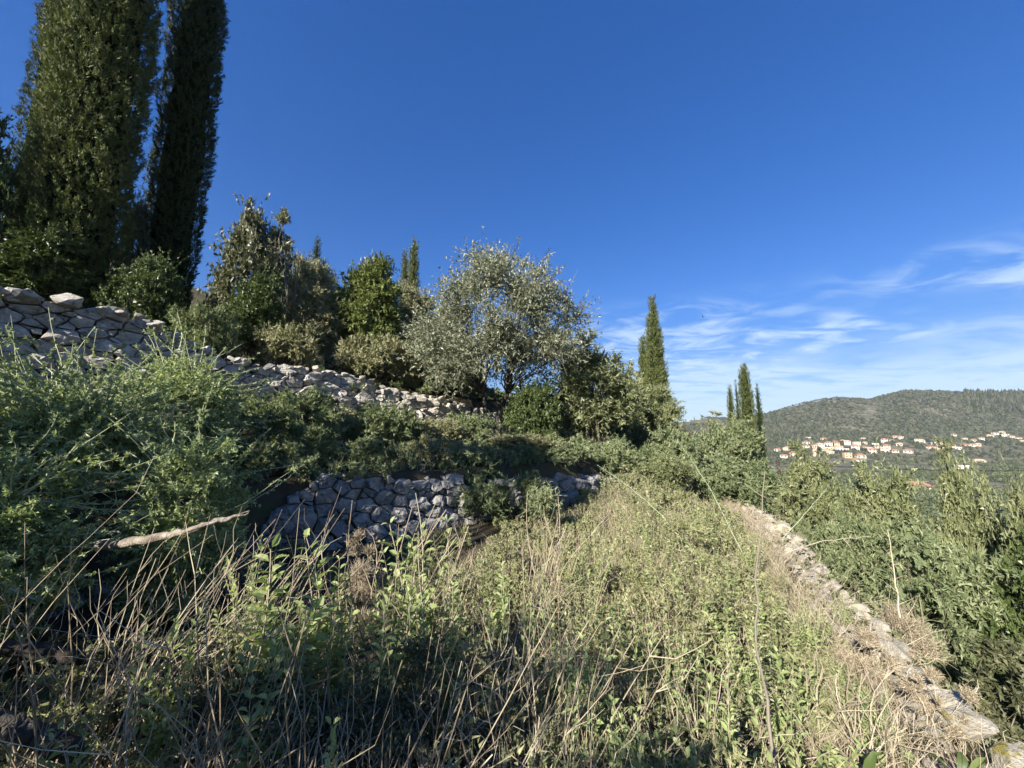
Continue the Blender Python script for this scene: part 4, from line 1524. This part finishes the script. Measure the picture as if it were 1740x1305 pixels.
for i, a in enumerate([
    ('tallest large-leaved sage plant leaning before the shaded stone wall', 505, 925, 1.75, 2, 1.0),
    ('sage spike with the bright pale tip in front of the shaded wall', 715, 892, 2.1, 0, .9),
    ('sage with drooping leaf pairs left of the bright-tipped spike', 600, 968, 1.9, 1, .8),
    ('short sage tuft between the dry stems right of the bright-tipped spike', 768, 942, 2.3, 4, .8),
    ('narrow sage at the boundary of shade and sunny grass', 832, 942, 2.3, 0, .7),
    ('leafy sage just right of the shade boundary', 905, 985, 2.2, 1, .7),
    ('small sage in the shade near the pale dead branch', 440, 905, 2.3, 4, .7),
    ('spindly shaded sage under the dead branch', 292, 1035, 1.6, 0, .7),
    ('bright big-leaved sage sprig at the bottom centre edge', 582, 1240, 1.25, 2, .6),
    ('big-leaved sage in the dark lower left corner', 130, 1225, 1.35, 2, .8),
    ('sunny sage clump in the middle of the dry grass', 1075, 1015, 2.4, 1, .8),
    ('tall sunny sage left of the thorny upright stem', 1145, 1070, 2.0, 3, .8),
    ('broad-leaved sunny sage near the lower thorny stem', 1225, 1160, 1.7, 2, .7),
    ('sage growing beside the wall head in its middle', 1425, 1010, 3.4, 3, .8),
    ('dense sage clump nearest the diagonal wall', 1420, 1105, 2.6, 1, .9),
    ('sage clump at the bottom right before the wall', 1465, 1150, 2.1, 1, .8),
    ('low sage at the bottom edge right of centre', 1070, 1225, 1.5, 0, .7),
    ('small sage at the sunny bottom edge near the wall', 1320, 1130, 2.0, 4, .8),
    ('pale sage on the sunny rise below the dark overhanging bush', 1000, 905, 3.4, 3, .9),
    ('sunny sage below the green bush on the far terrace', 1200, 850, 5.2, 3, 1.0),
    ('yellow-green sage behind the thorny upright stem', 1270, 900, 4.6, 3, 1.0),
    ('sage between the tallest sage and the drooping one before the shaded wall', 560, 985, 1.85, 1, .9),
    ('wispy sage right below the bright-tipped spike', 665, 990, 1.8, 0, .9),
    ('sage with pale tips among the tall bare stems', 690, 925, 2.2, 4, .8),
    ('half-shaded sage left of the bare stem fan', 790, 1020, 1.75, 1, .8),
    ('sunny sage above the bare stem fan', 950, 1035, 2.0, 4, .9),
    ('shaded sage at the bottom between the grey stems', 430, 1085, 1.5, 0, .9),
    ('narrow sunny sage right of the bottom stem fan', 1010, 1120, 1.7, 0, .8),
    ('low leafy sage beside the upright thorny stem foot', 1280, 1075, 2.1, 1, .8),
    ('sage on the sunny side just below the wall head middle', 1370, 1020, 2.9, 3, .9),
    ('yellow-green sage in the middle distance of the terrace', 1110, 880, 4.4, 3, 1.0),
]):
    sage(a[0], a[1], a[2], a[3], a[4], i, a[5])


# -- clumps of bare dead stems, arching
def dead_clump(label, px, depth, h, n, lean, seed, thick=1.0):
    r = np.random.default_rng(seed)
    q = at(px, 1000, depth)
    root = empty('dead_stem_clump', (q[0], depth, gz(q[0], depth)), label, 'dead plant', 'clumps of bare dead stems')
    mb = MB()
    b = np.stack([r.normal(size=n) * .09, r.normal(size=n) * .09, np.full(n, -.03)], -1)
    tip = np.stack([lean[0] + r.normal(size=n) * .22, lean[1] + r.normal(size=n) * .2, h * r.uniform(.6, 1.05, n)], -1)
    P = curves(b, tip, 9, .08, r)
    mb.tubes(P, np.linspace(1, .4, 9)[None] * r.uniform(.0022, .0052, (n, 1)) * thick, 5, r.beta(2.5, 2, n))
    m = n * 4
    i, j = r.integers(0, n, m), r.integers(3, 8, m)
    st = P[i, j]
    T = unit(P[i, j + 1] - P[i, j])
    en = st + unit(T + rand_unit(m, r) * .65) * r.uniform(.08, .3, m)[:, None]
    mb.tubes(curves(st, en, 4, .12, r), np.linspace(1, .4, 4)[None] * r.uniform(.0012, .0026, (m, 1)) * thick, 4, r.beta(2.5, 2, m))
    link('stems', mb.mesh('stems', M['dry']), root)


for i, a in enumerate([
    ('dense fan of bare pale stems left of the sunny grass at the bottom', 860, 1.55, .82, 46, (.14, .1), 1.0),
    ('bare stems arching over the dark hollow under the dead branch', 190, 1.75, .9, 22, (.25, .1), 1.0),
    ('tall bare stems rising before the shaded wall in the centre', 680, 2.0, 1.15, 22, (.12, .1), 1.0),
    ('thin bare stems against the dark overhanging bush', 900, 3.0, 1.05, 20, (.16, .1), 1.0),
    ('tangle of grey stems at the bottom left of the picture', 300, 1.35, .62, 22, (.22, .05), 1.1),
    ('bare stems crossing the bottom edge left of centre', 560, 1.3, .62, 20, (.2, .1), 1.0),
    ('leaning bare stems at the left foot of the shaded wall', 400, 2.4, .85, 16, (.25, .15), 1.0),
    ('bare stems on the sunny side beside the thorny upright stem', 1180, 1.5, .6, 26, (.1, .1), .9),
    ('dry broken stems near the wall at the bottom right', 1400, 1.9, .45, 26, (.15, .05), .9),
]):
    dead_clump(a[0], a[1], a[2], a[3], a[4], a[5], 700 + i, a[6])


# -- brown brittle bushlets
def low_bush(label, px, pt, depth, w, kind, n, seed, **kw):
    kw.setdefault('cap', 9000 if kind == 'oak' else 7000)
    seen_bush('dry_bush', label, 'bush', px - w / 2, px + w / 2, pt, depth, kind, n, seed, 'low dry bushes on the near terrace', **kw)


low_bush('round brittle brown bush in the bottom centre of the terrace', 760, 1060, 1.75, 300, 'oak', 1.0, 721, scale=.42, clumps=40)
low_bush('dry tan bush on the sunny grass behind the bare stem fan', 960, 1085, 2.3, 160, 'dead', 1.0, 722, scale=.7, clumps=24)
low_bush('red-brown dead shrublet against the foot of the shaded wall', 610, 905, 3.4, 100, 'dead', 1.0, 723, scale=.7, clumps=14)
low_bush('dry pinkish bush hugging the inner side of the diagonal wall', 1470, 1075, 2.75, 110, 'dead', 1.0, 724, scale=.7, clumps=16)
low_bush('matted straw bush over the lower end of the diagonal wall', 1590, 1200, 2.35, 150, 'dead', 1.0, 725, scale=.7, clumps=20)
low_bush('dark brown brush in the shadow left of the shaded stones', 250, 1100, 1.9, 300, 'oak', .8, 727, scale=.42)
low_bush('grey-green low bush under the bottom left stems', 480, 1120, 1.6, 300, 'oak', 1.0, 726, scale=.42, clumps=24)


# -- single long thorny stems
def thorny_stem(label, pts, rad, seed, spines=26, leaves=True, mat='thorn_twig'):
    r = np.random.default_rng(seed)
    W = np.array([at(*p) for p in pts])
    s = np.linspace(0, len(W) - 1, 14)
    C = np.stack([np.interp(s, np.arange(len(W)), W[:, i]) for i in range(3)], -1)
    C[1:-1] = .25 * C[:-2] + .5 * C[1:-1] + .25 * C[2:] + r.normal(size=(12, 3)) * .004
    base = C[0].copy()
    root = empty('thorny_stem', base, label, 'stem', 'long thorny stems over the weeds')
    C = C - base
    mb = MB()
    mb.tubes(C[None], np.linspace(rad, rad * .35, 14)[None], 6, [.9])
    i = r.integers(1, 13, spines)
    D = unit(rand_unit(spines, r) + np.array([0, 0, .3]))
    ln = r.uniform(.04, .16, spines)
    mb.tubes(curves(C[i], C[i] + D * ln[:, None], 3, .05, r), np.array([[rad * .4, rad * .3, rad * .1]]).repeat(spines, 0), 3, r.uniform(.5, 1, spines))
    sm = link('stem', mb.mesh('stem', M[mat]), root)
    if leaves:
        lv = MB()
        m = spines * 16
        i = r.integers(2, 13, m)
        P = C[i] + rand_unit(m, r) * .05
        lv.leaves(P, rand_unit(m, r), rand_unit(m, r) + np.array([0, 0, .7]), r.uniform(.014, .03, m), r.uniform(.006, .011, m), r.beta(2, 2, m), 'quad')
        link('leaves', lv.mesh('leaves', M['thorn']), sm)


thorny_stem('upright brown thorny stem in the sunny weeds at the right', [(1318, 1310, 1.6), (1302, 1180, 1.75), (1285, 1090, 1.95), (1287, 960, 2.2), (1300, 800, 2.5)], .007, 731, 16, False, 'twig')
thorny_stem('pale thorny shoot arching from the low wall end across the grass', [(1195, 960, 4.4), (1120, 870, 5.2), (1062, 822, 6.2), (1015, 790, 7.0)], .006, 732)
thorny_stem('pale thin shoot arching down from the rusty shrub', [(1262, 940, 5.0), (1215, 845, 5.8), (1175, 780, 6.6), (1150, 748, 7.2)], .005, 733)
thorny_stem('bright yellow-green thorny stalk leaning right beyond the wall head', [(1330, 915, 4.6), (1370, 870, 4.9), (1405, 830, 5.2)], .005, 734, 14, False)
thorny_stem('brown bramble stem bending over the thicket beyond the wall', [(1335, 940, 4.2), (1400, 918, 4.3), (1480, 912, 4.4)], .006, 735, 12, False, 'dry')
thorny_stem('straight grey stem standing in the valley-side thicket', [(1530, 1050, 3.6), (1520, 980, 3.7), (1508, 900, 3.8)], .007, 736, 14, False, 'dry')


# -- dead branch, log and loose stones
def branch(name, label, pts, radii, mat, seed, cat='branch', extra=None):
    r = np.random.default_rng(seed)
    W = np.array([at(*p) for p in pts])
    s = np.linspace(0, len(W) - 1, 34)
    C = np.stack([np.interp(s, np.arange(len(W)), W[:, i]) for i in range(3)], -1)
    C[1:-1] += r.normal(size=(32, 3)) * .004
    R = np.interp(s, np.arange(len(W)), radii) * (1 + .12 * r.normal(size=34))
    base = C[0].copy()
    root = empty(name, base, label, cat)
    mb = MB()
    mb.tubes((C - base)[None], R[None], 8)
    link('main_limb', mb.mesh('main_limb', M[mat], True), root)
    for e in extra or []:
        W2 = np.array([at(*p) for p in e]) - base
        mb = MB()
        mb.tubes(curves(W2[:1], W2[-1:], 7, .04, r), np.linspace(R.mean() * .55, R.mean() * .15, 7)[None], 6)
        link('side_limb', mb.mesh('side_limb', M[mat], True), root)


branch('dead_branch', 'bleached broken branch jutting out of the thornbush', [(20, 930, 3.3), (130, 932, 2.7), (215, 922, 2.25), (300, 908, 2.15), (370, 886, 2.15), (423, 871, 2.2)], [.026, .026, .025, .022, .015, .004], 'driftwood', 741,
       extra=[[(310, 905, 2.1), (360, 884, 2.16), (424, 868, 2.2)]])
branch('fallen_log', 'brown fallen log lying in the shaded stems at the lower left', [(-20, 1100, 1.9), (80, 1108, 1.95), (190, 1118, 2.0), (260, 1112, 2.1)], [.035, .034, .03, .02], 'bark', 742, 'log')
branch('fallen_log', 'thick grey limb across the bottom left corner', [(-30, 1225, 1.4), (60, 1250, 1.42), (140, 1285, 1.4)], [.035, .033, .028], 'olive_bark', 743, 'log')
for i, (lab, px, py, d, w, mt) in enumerate([
    ('loose grey stone in the shadow at the bottom left of the terrace', 465, 1215, 1.9, .30, 'stone_low'),
    ('pale boulder at the far tip of the diagonal wall', 1318, 892, 6.6, .5, 'stone_cap'),
    ('flat shaded stone below the foot of the low wall', 430, 1040, 2.8, .42, 'stone_low'),
    ('weathered outcrop rock on the slope below the evergreen tree', 480, 565, 11.6, .9, 'stone_low'),
]):
    q = at(px, py, d)
    o = link('loose_stone', boulder(mt, i + 1), None, (q[0], d, gz(q[0], d) + w * .2))
    o.scale = (w, w * .8, w * .8)
    o.rotation_euler = (.2, .1, i)
    tag(o, lab, 'stone')


# -- strap-leaved bulbs at the lower right
def strap_plant(label, px, py, depth, n, ln, seed):
    r = np.random.default_rng(seed)
    q = at(px, py, depth)
    g = gz(q[0], depth)
    root = empty('strap_leaved_plant', (q[0], depth, g), label, 'plant', 'strap-leaved plants by the wall')
    for k in range(n):
        a = r.uniform(0, 6.28)
        u = np.linspace(0, 1, 7)
        z = (q[2] - g) * r.uniform(.8, 1.1)
        C = np.stack([np.cos(a) * ln * u ** 1.5, np.sin(a) * ln * u ** 1.5, z * np.sin(u * 1.7) / .99], -1)
        S = np.array([-math.sin(a), math.cos(a), 0])
        w = .022 * np.sin(np.clip(u * .9 + .12, 0, 1) * math.pi) + .002
        V = np.stack([C - S * w[:, None], C + np.array([0, 0, -.006]), C + S * w[:, None]], 1).reshape(-1, 3)
        idx = np.arange(21).reshape(7, 3)
        F = np.concatenate([np.stack([idx[:-1, j], idx[:-1, j + 1], idx[1:, j + 1], idx[1:, j]], -1) for j in (0, 1)])
        mb = MB()
        mb.add(V, F, np.full(len(F), r.uniform(.3, .8)))
        link('leaf', mb.mesh('leaf', M['lentisk'], True), root)


strap_plant('fleshy strap-leaved plant at the bottom edge beside the wall end', 1640, 1296, 1.8, 4, .12, 751)
strap_plant('small strap-leaved plant at the bottom edge left of the wall', 1450, 1300, 1.6, 4, .12, 752)
# ------------------------------------------------------------------ valley, village and far hill
def hit(px, py):
    d = ray(px, py)
    t = np.concatenate([np.arange(60, 1300, 2.0)])
    Pp = EYE + d * t[:, None]
    below = Pp[:, 2] < ground_z(Pp[:, 0], Pp[:, 1])
    i = int(np.argmax(below)) if below.any() else len(t) - 1
    return Pp[i]


def mat_flat(name, c, var=.12):
    return rough_mat(name, [(0.3, tuple(x * (1 - var) for x in c)), (0.7, tuple(min(1, x * (1 + var)) for x in c))], scale=.6, bump=0)


HW = {'white': mat_flat('white_render', (.48, .455, .40)), 'cream': mat_flat('cream_render', (.44, .375, .28)), 'yellow': mat_flat('yellow_render', (.46, .36, .20)), 'pink': mat_flat('pinkish_render', (.58, .42, .33)), 'grey': mat_flat('bare_concrete', (.42, .40, .37))}
HR = {'orange': mat_flat('orange_roof_tile', (.26, .15, .10), .25), 'brown': mat_flat('brown_roof_tile', (.27, .15, .095), .25), 'pale': mat_flat('weathered_roof_tile', (.44, .31, .22), .25), 'flat': mat_flat('roof_screed', (.58, .56, .52))}
M['pane'] = mat_flat('dark_window', (.05, .055, .06))


def house_meshes(w, d, h, roof):
    mb = MB()
    V = np.array([(-w / 2, -d / 2, -3), (w / 2, -d / 2, -3), (w / 2, d / 2, -3), (-w / 2, d / 2, -3), (-w / 2, -d / 2, h), (w / 2, -d / 2, h), (w / 2, d / 2, h), (-w / 2, d / 2, h)])
    mb.add(V, [(0, 1, 5, 4), (1, 2, 6, 5), (2, 3, 7, 6), (3, 0, 4, 7)])
    rb = MB()
    e = .5
    if roof == 'flat':
        z0, z1 = h, h + .35
        V = np.array([(sx * (w / 2 + .15), sy * (d / 2 + .15), z) for z in (z0, z1) for sx, sy in ((-1, -1), (1, -1), (1, 1), (-1, 1))])
        rb.add(V, [(0, 1, 5, 4), (1, 2, 6, 5), (2, 3, 7, 6), (3, 0, 4, 7), (4, 5, 6, 7), (3, 2, 1, 0)])
    else:
        rh = d * .26
        V = np.array([(-w / 2 - e, -d / 2 - e, h - .1), (w / 2 + e, -d / 2 - e, h - .1), (w / 2 + e, d / 2 + e, h - .1), (-w / 2 - e, d / 2 + e, h - .1),
                      (-w / 2 + d * .38, 0, h + rh), (w / 2 - d * .38, 0, h + rh),
                      (-w / 2 - e, -d / 2 - e, h - .3), (w / 2 + e, -d / 2 - e, h - .3), (w / 2 + e, d / 2 + e, h - .3), (-w / 2 - e, d / 2 + e, h - .3)])
        rb.add(V, [(0, 1, 5, 4), (2, 3, 4, 5), (0, 6, 7, 1), (1, 7, 8, 2), (2, 8, 9, 3), (3, 9, 6, 0), (9, 8, 7, 6)])
        rb.add(np.zeros((0, 3)), np.array([(1, 2, 5), (3, 0, 4)]) - len(V))
    return mb, rb


WIN = None


def house(label, px, py, w, h, wc_, rc, seed, group='village houses across the valley', pos=None):
    global WIN
    r = np.random.default_rng(seed)
    p = hit(px, py) if pos is None else pos
    root = empty('village_house', (p[0], p[1], gz(p[0], p[1])), label, 'house', group)
    d = w * r.uniform(.6, .8)
    a, b = house_meshes(w, d, h, rc)
    link('wall', a.mesh('wall', HW[wc_]), root)
    link('roof', b.mesh('roof', HR[rc]), root)
    if WIN is None:
        m = MB()
        V = np.array([(x, y, z) for y in (-.06, .3) for x, z in ((-.65, 0), (.65, 0), (.65, 1.5), (-.65, 1.5))])
        m.add(V, [(0, 1, 2, 3), (1, 5, 6, 2), (5, 4, 7, 6), (4, 0, 3, 7), (3, 2, 6, 7), (4, 5, 1, 0)])
        WIN = m.mesh('window', M['pane'])
    nf = 2 if h > 4.5 else 1
    nw = max(2, int(w // 3.4))
    for f in range(nf):
        for k in range(nw):
            o = link('window', WIN, root, (-w / 2 + w * (k + .5) / nw, -d / 2, .9 + f * 2.9))
    root.rotation_euler = (0, 0, r.normal() * .35 - math.atan2(p[0], p[1]) * .7)
    return root


ORD = ['first', 'second', 'third', 'fourth', 'fifth', 'sixth', 'seventh', 'eighth', 'ninth', 'tenth', 'eleventh', 'twelfth', 'thirteenth', 'fourteenth', 'fifteenth', 'sixteenth', 'seventeenth', 'eighteenth', 'nineteenth', 'twentieth']
rows_ = [
    ('lowest village row', [(1333, 777), (1350, 776), (1363, 782), (1402, 768), (1410, 771), (1440, 777), (1462, 777), (1484, 770), (1503, 768), (1520, 768), (1544, 769)], 1),
    ('second village row', [(1322, 766), (1338, 764), (1354, 764), (1371, 763), (1396, 761), (1410, 764), (1425, 765), (1438, 766), (1453, 764), (1468, 762), (1478, 765), (1492, 761), (1506, 763)], 2),
    ('third village row', [(1370, 756), (1393, 757), (1408, 757), (1423, 758), (1440, 755), (1456, 757), (1470, 754), (1488, 757), (1503, 752), (1515, 750), (1528, 757)], 3),
    ('topmost village row', [(1374, 746), (1400, 747), (1420, 752), (1432, 751), (1467, 747), (1521, 744), (1531, 747), (1559, 752), (1566, 751)], 4),
    ('right-hand village cluster, lower row', [(1582, 763), (1594, 765), (1606, 764), (1618, 763), (1630, 763), (1640, 759), (1652, 758), (1662, 757)], 5),
    ('right-hand village cluster, upper row', [(1588, 755), (1600, 757), (1622, 743), (1640, 748), (1655, 750), (1669, 749), (1682, 743), (1692, 741), (1702, 736), (1709, 743), (1719, 746), (1731, 747), (1738, 752)], 6),
]
k_ = 0
wcol = ['white', 'cream', 'white', 'cream', 'white', 'yellow', 'white', 'pink', 'white', 'cream', 'grey']
rcol = ['pale', 'orange', 'flat', 'orange', 'brown', 'pale', 'orange', 'flat', 'pale']
for nm, pts, sd_ in rows_:
    for i, (px, py) in enumerate(pts):
        r_ = np.random.default_rng(sd_ * 100 + i)
        w_ = r_.uniform(5, 8.5)
        wc_, rc = wcol[k_ % len(wcol)], rcol[(k_ * 2 + sd_) % len(rcol)]
        rn = {'orange': 'orange tiled roof', 'brown': 'brown tiled roof', 'pale': 'faded tiled roof', 'flat': 'flat roof'}[rc]
        house('%s house with %s, %s from left in the %s' % (wc_, rn, ORD[i], nm.replace(',', '')), px, py + 1, w_, r_.choice([3.0, 3.4, 5.4]), wc_, rc, k_ + 900)
        k_ += 1
p = hit(1556, 832)
house('isolated house with bright orange roof in the near valley grove', 0, 0, 13, 2.4, 'cream', 'orange', 990, 'houses on the valley floor', (p[0], p[1], 0))
house('small red-roofed house alone below the village on the valley floor', 1456, 786, 9, 3.2, 'white', 'orange', 991, 'houses on the valley floor')
house('white farm building on the valley floor right of the tall bush', 1634, 797, 9, 3.2, 'white', 'flat', 992, 'houses on the valley floor')
house('low pale shed among the valley trees below the right-hand cluster', 1664, 787, 9, 2.6, 'cream', 'pale', 993, 'houses on the valley floor')


def chimney_tower():
    p = hit(1386, 776)
    root = empty('stone_tower', (p[0], p[1], gz(p[0], p[1])), 'square brown bell tower in front of the village houses', 'tower')
    mb = MB()

    def box(x, y, z0, z1, s):
        V = np.array([(x + sx * s, y + sy * s, z) for z in (z0, z1) for sx, sy in ((-1, -1), (1, -1), (1, 1), (-1, 1))])
        mb.add(V, [(0, 1, 5, 4), (1, 2, 6, 5), (2, 3, 7, 6), (3, 0, 4, 7), (4, 5, 6, 7)])
    box(0, 0, -2, 10, 1.7)
    for sx in (-1, 1):
        for sy in (-1, 1):
            box(sx * 1.3, sy * 1.3, 10, 12.6, .4)
    box(0, 0, 12.6, 13.3, 1.9)
    link('shaft', mb.mesh('shaft', HW['pink']), root)
    rb = MB()
    rb.add(np.array([(-1.9, -1.9, 13.3), (1.9, -1.9, 13.3), (1.9, 1.9, 13.3), (-1.9, 1.9, 13.3), (0, 0, 15)]), [(0, 1, 4), (1, 2, 4), (2, 3, 4), (3, 0, 4)])
    link('roof', rb.mesh('roof', HR['brown']), root)


chimney_tower()
q = hit(1393, 777)
cypress('cypress_tree', 'tiny dark cypress standing right beside the bell tower', (q[0], q[1], gz(q[0], q[1])), 12, 2.0, 500, 995, 'cypress', spray=.8, group=GC)


def blobs(name, label, cat, Pxy, rad, flat, mat, seed, leaves=0):
    """far shrubs or trees that read as one mass"""
    r = np.random.default_rng(seed)
    V0 = np.array([(1, 0, -.35), (.3, .95, -.35), (-.8, .6, -.35), (-.8, -.6, -.35), (.3, -.95, -.35), (0, 0, 1)], float)
    F0 = np.array([(i, (i + 1) % 5, 5) for i in range(5)])
    n = len(Pxy)
    z = ground_z(Pxy[:, 0], Pxy[:, 1])
    base = np.stack([Pxy[:, 0], Pxy[:, 1], z], -1)
    mb = MB()
    sc = np.stack([rad * r.uniform(.8, 1.2, n), rad * r.uniform(.8, 1.2, n), rad * flat * r.uniform(.8, 1.2, n)], -1)
    V = V0[None] * (1 + r.normal(size=(n, len(V0), 1)) * .16) * sc[:, None] * (.82 if leaves else 1.0) + base[:, None] + np.array([0, 0, .45]) * sc[:, None, 2:3]
    F = F0[None] + (np.arange(n) * len(V0))[:, None, None]
    ti = np.clip(.5 + .28 * r.normal(size=n), 0, 1)
    mb.add(V.reshape(-1, 3), F.reshape(-1, 3), np.repeat(ti, len(F0)))
    if leaves:
        d = rand_unit(n * leaves, r).reshape(n, leaves, 3)
        P = base[:, None] + d * sc[:, None] * r.uniform(.75, 1.05, (n, leaves, 1)) + np.array([0, 0, .45]) * sc[:, None, 2:3]
        s = np.repeat(rad, leaves)
        mb.leaves(P.reshape(-1, 3), unit(d.reshape(-1, 3) * .4 + rand_unit(n * leaves, r) + np.array([0, 0, .4])), rand_unit(n * leaves, r), s * .42, s * .26, np.clip(np.repeat(ti, leaves) * .5 + r.uniform(0, .6, n * leaves), 0, 1), 'tri')
    tag(link(name, mb.mesh(name, M[mat])), label, cat, None, 'stuff')


def far_cover():
    r = np.random.default_rng(801)
    # maquis on the far hill
    n = 30000
    y = r.uniform(560, 985, n)
    u = r.uniform(.38, 1.55, n)
    P = np.stack([u * y, y], -1)
    dens = fbm(P, .013, 61, 4)
    z = ground_z(P[:, 0], P[:, 1])
    keep = (dens + r.uniform(-.22, .22, n) > .42 + np.where(u < .95, .03, -.06))
    P = P[keep]
    blobs('hill_maquis', 'dark evergreen scrub covering the hill across the valley', 'scrub', P, r.uniform(1.2, 3.8, len(P)), .8, 'hill_scrub', 802)
    # pinewood on the right shoulder
    n = 1500
    y = r.uniform(760, 985, n)
    u = r.uniform(1.18, 1.6, n)
    P = np.stack([u * y, y], -1)
    blobs('hill_pinewood', 'dense dark pinewood on the right shoulder of the far hill', 'wood', P, r.uniform(2.5, 4.2, n), 2.1, 'hill_scrub', 803)
    # trees between the village houses and on the lower slope
    n = 4200
    y = r.uniform(420, 600, n)
    u = r.uniform(.6, 1.5, n)
    P = np.stack([u * y, y], -1)
    P = P[fbm(P, .02, 66) + r.uniform(-.12, .12, n) > .47]
    blobs('village_trees', 'dark garden trees between and above the village houses', 'trees', P, r.uniform(1.6, 3.0, len(P)), .9, 'hill_scrub', 804)
    # olive groves on the valley floor
    n = 3600
    y = 60 * (440 / 60) ** r.uniform(0, 1, n)
    u = r.uniform(.40, 1.5, n)
    P = np.stack([u * y, y], -1)
    a = sdist(P, WALL_A)
    keep = (a < -12) & ~((y > 395) & (y < 425) & (u > .75) & (u < 1.05)) & (fbm(P, .02, 71) > .36)
    keep &= ~((np.abs(P[:, 0] - p[0]) < 9) & (np.abs(P[:, 1] - p[1]) < 8))
    P = P[keep]
    blobs('valley_olive_grove', 'olive groves carpeting the valley floor', 'trees', P, r.uniform(1.8, 3.2, len(P)), .85, 'grove', 805, leaves=36)


far_cover()


# -- overhead cable between two poles that the thicket hides
def cable():
    A, Bq = at(1322, 786, 26), at(1900, 797, 24)
    root = empty('power_cable', (A[0], A[1], gz(A[0], A[1])), 'thin black overhead cable crossing the valley above the thicket', 'cable')
    t = np.linspace(0, 1, 30)[:, None]
    C = A + (Bq - A) * t - np.array([0, 0, .28]) * (4 * t * (1 - t)) - np.array(root.location)
    mb = MB()
    mb.tubes(C[None], np.full((1, 30), .022), 6)
    link('cable', mb.mesh('cable', M['metal_dark'], True), root)
    for e in (A, Bq):
        g = gz(e[0], e[1])
        mb = MB()
        o = e - np.array(root.location)
        mb.tubes(np.array([[(o[0], o[1], g - 1 - root.location[2]), (o[0], o[1], o[2] + .15)]]), np.array([[.14, .09]]), 8)
        link('pole', mb.mesh('pole', M['bark'], True), root)


cable()


# -- a distant soaring bird
def bird():
    q = at(1194, 538, 60)
    mb = MB()
    V = np.array([(-.55, -.02, .10), (-.3, .10, .06), (-.28, -.09, .05), (0, .12, 0), (0, -.14, 0), (.3, .10, .06), (.28, -.09, .05), (.55, -.02, .10), (0, .26, .01), (0, 0, .06), (0, 0, -.06), (0, -.32, .01), (-.07, -.30, 0), (.07, -.30, 0)])
    mb.add(V, [(0, 2, 1), (1, 2, 4), (1, 4, 3), (7, 5, 6), (5, 4, 6), (5, 3, 4), (8, 9, 3), (8, 10, 3), (3, 9, 4), (3, 4, 10), (4, 12, 13), (9, 12, 4), (10, 13, 4)])
    o = link('bird', mb.mesh('bird', M['bark']), None, q)
    o.rotation_euler = (.2, .3, .8)
    o.scale = (.6, .6, .6)
    tag(o, 'tiny dark bird soaring below the cirrus clouds', 'bird')


bird()


# ------------------------------------------------------------------ the air over the valley
def haze():
    x0, x1, y0, y1, z0, z1 = -1420, 2620, -920, 2620, VALLEY - 4, 135
    V = np.array([(x, y, z) for z in (z0, z1) for x, y in ((x0, y0), (x1, y0), (x1, y1), (x0, y1))])
    mb = MB()
    mb.add(V, [(3, 2, 1, 0), (4, 5, 6, 7), (0, 1, 5, 4), (1, 2, 6, 5), (2, 3, 7, 6), (3, 0, 4, 7)])
    m, N, lk = new_mat('clear_air')
    out = N.new('ShaderNodeOutputMaterial')
    pv = N.new('ShaderNodeVolumePrincipled')
    pv.inputs['Color'].default_value = (0.80, 0.88, 1.0, 1)
    pv.inputs['Density'].default_value = 0.0001
    pv.inputs['Anisotropy'].default_value = 0.2
    lk(pv.outputs[0], out.inputs['Volume'])
    tag(link('haze', mb.mesh('haze', m)), 'thin bluish air between the viewpoint and the far hill', 'haze', None, 'stuff')


haze()
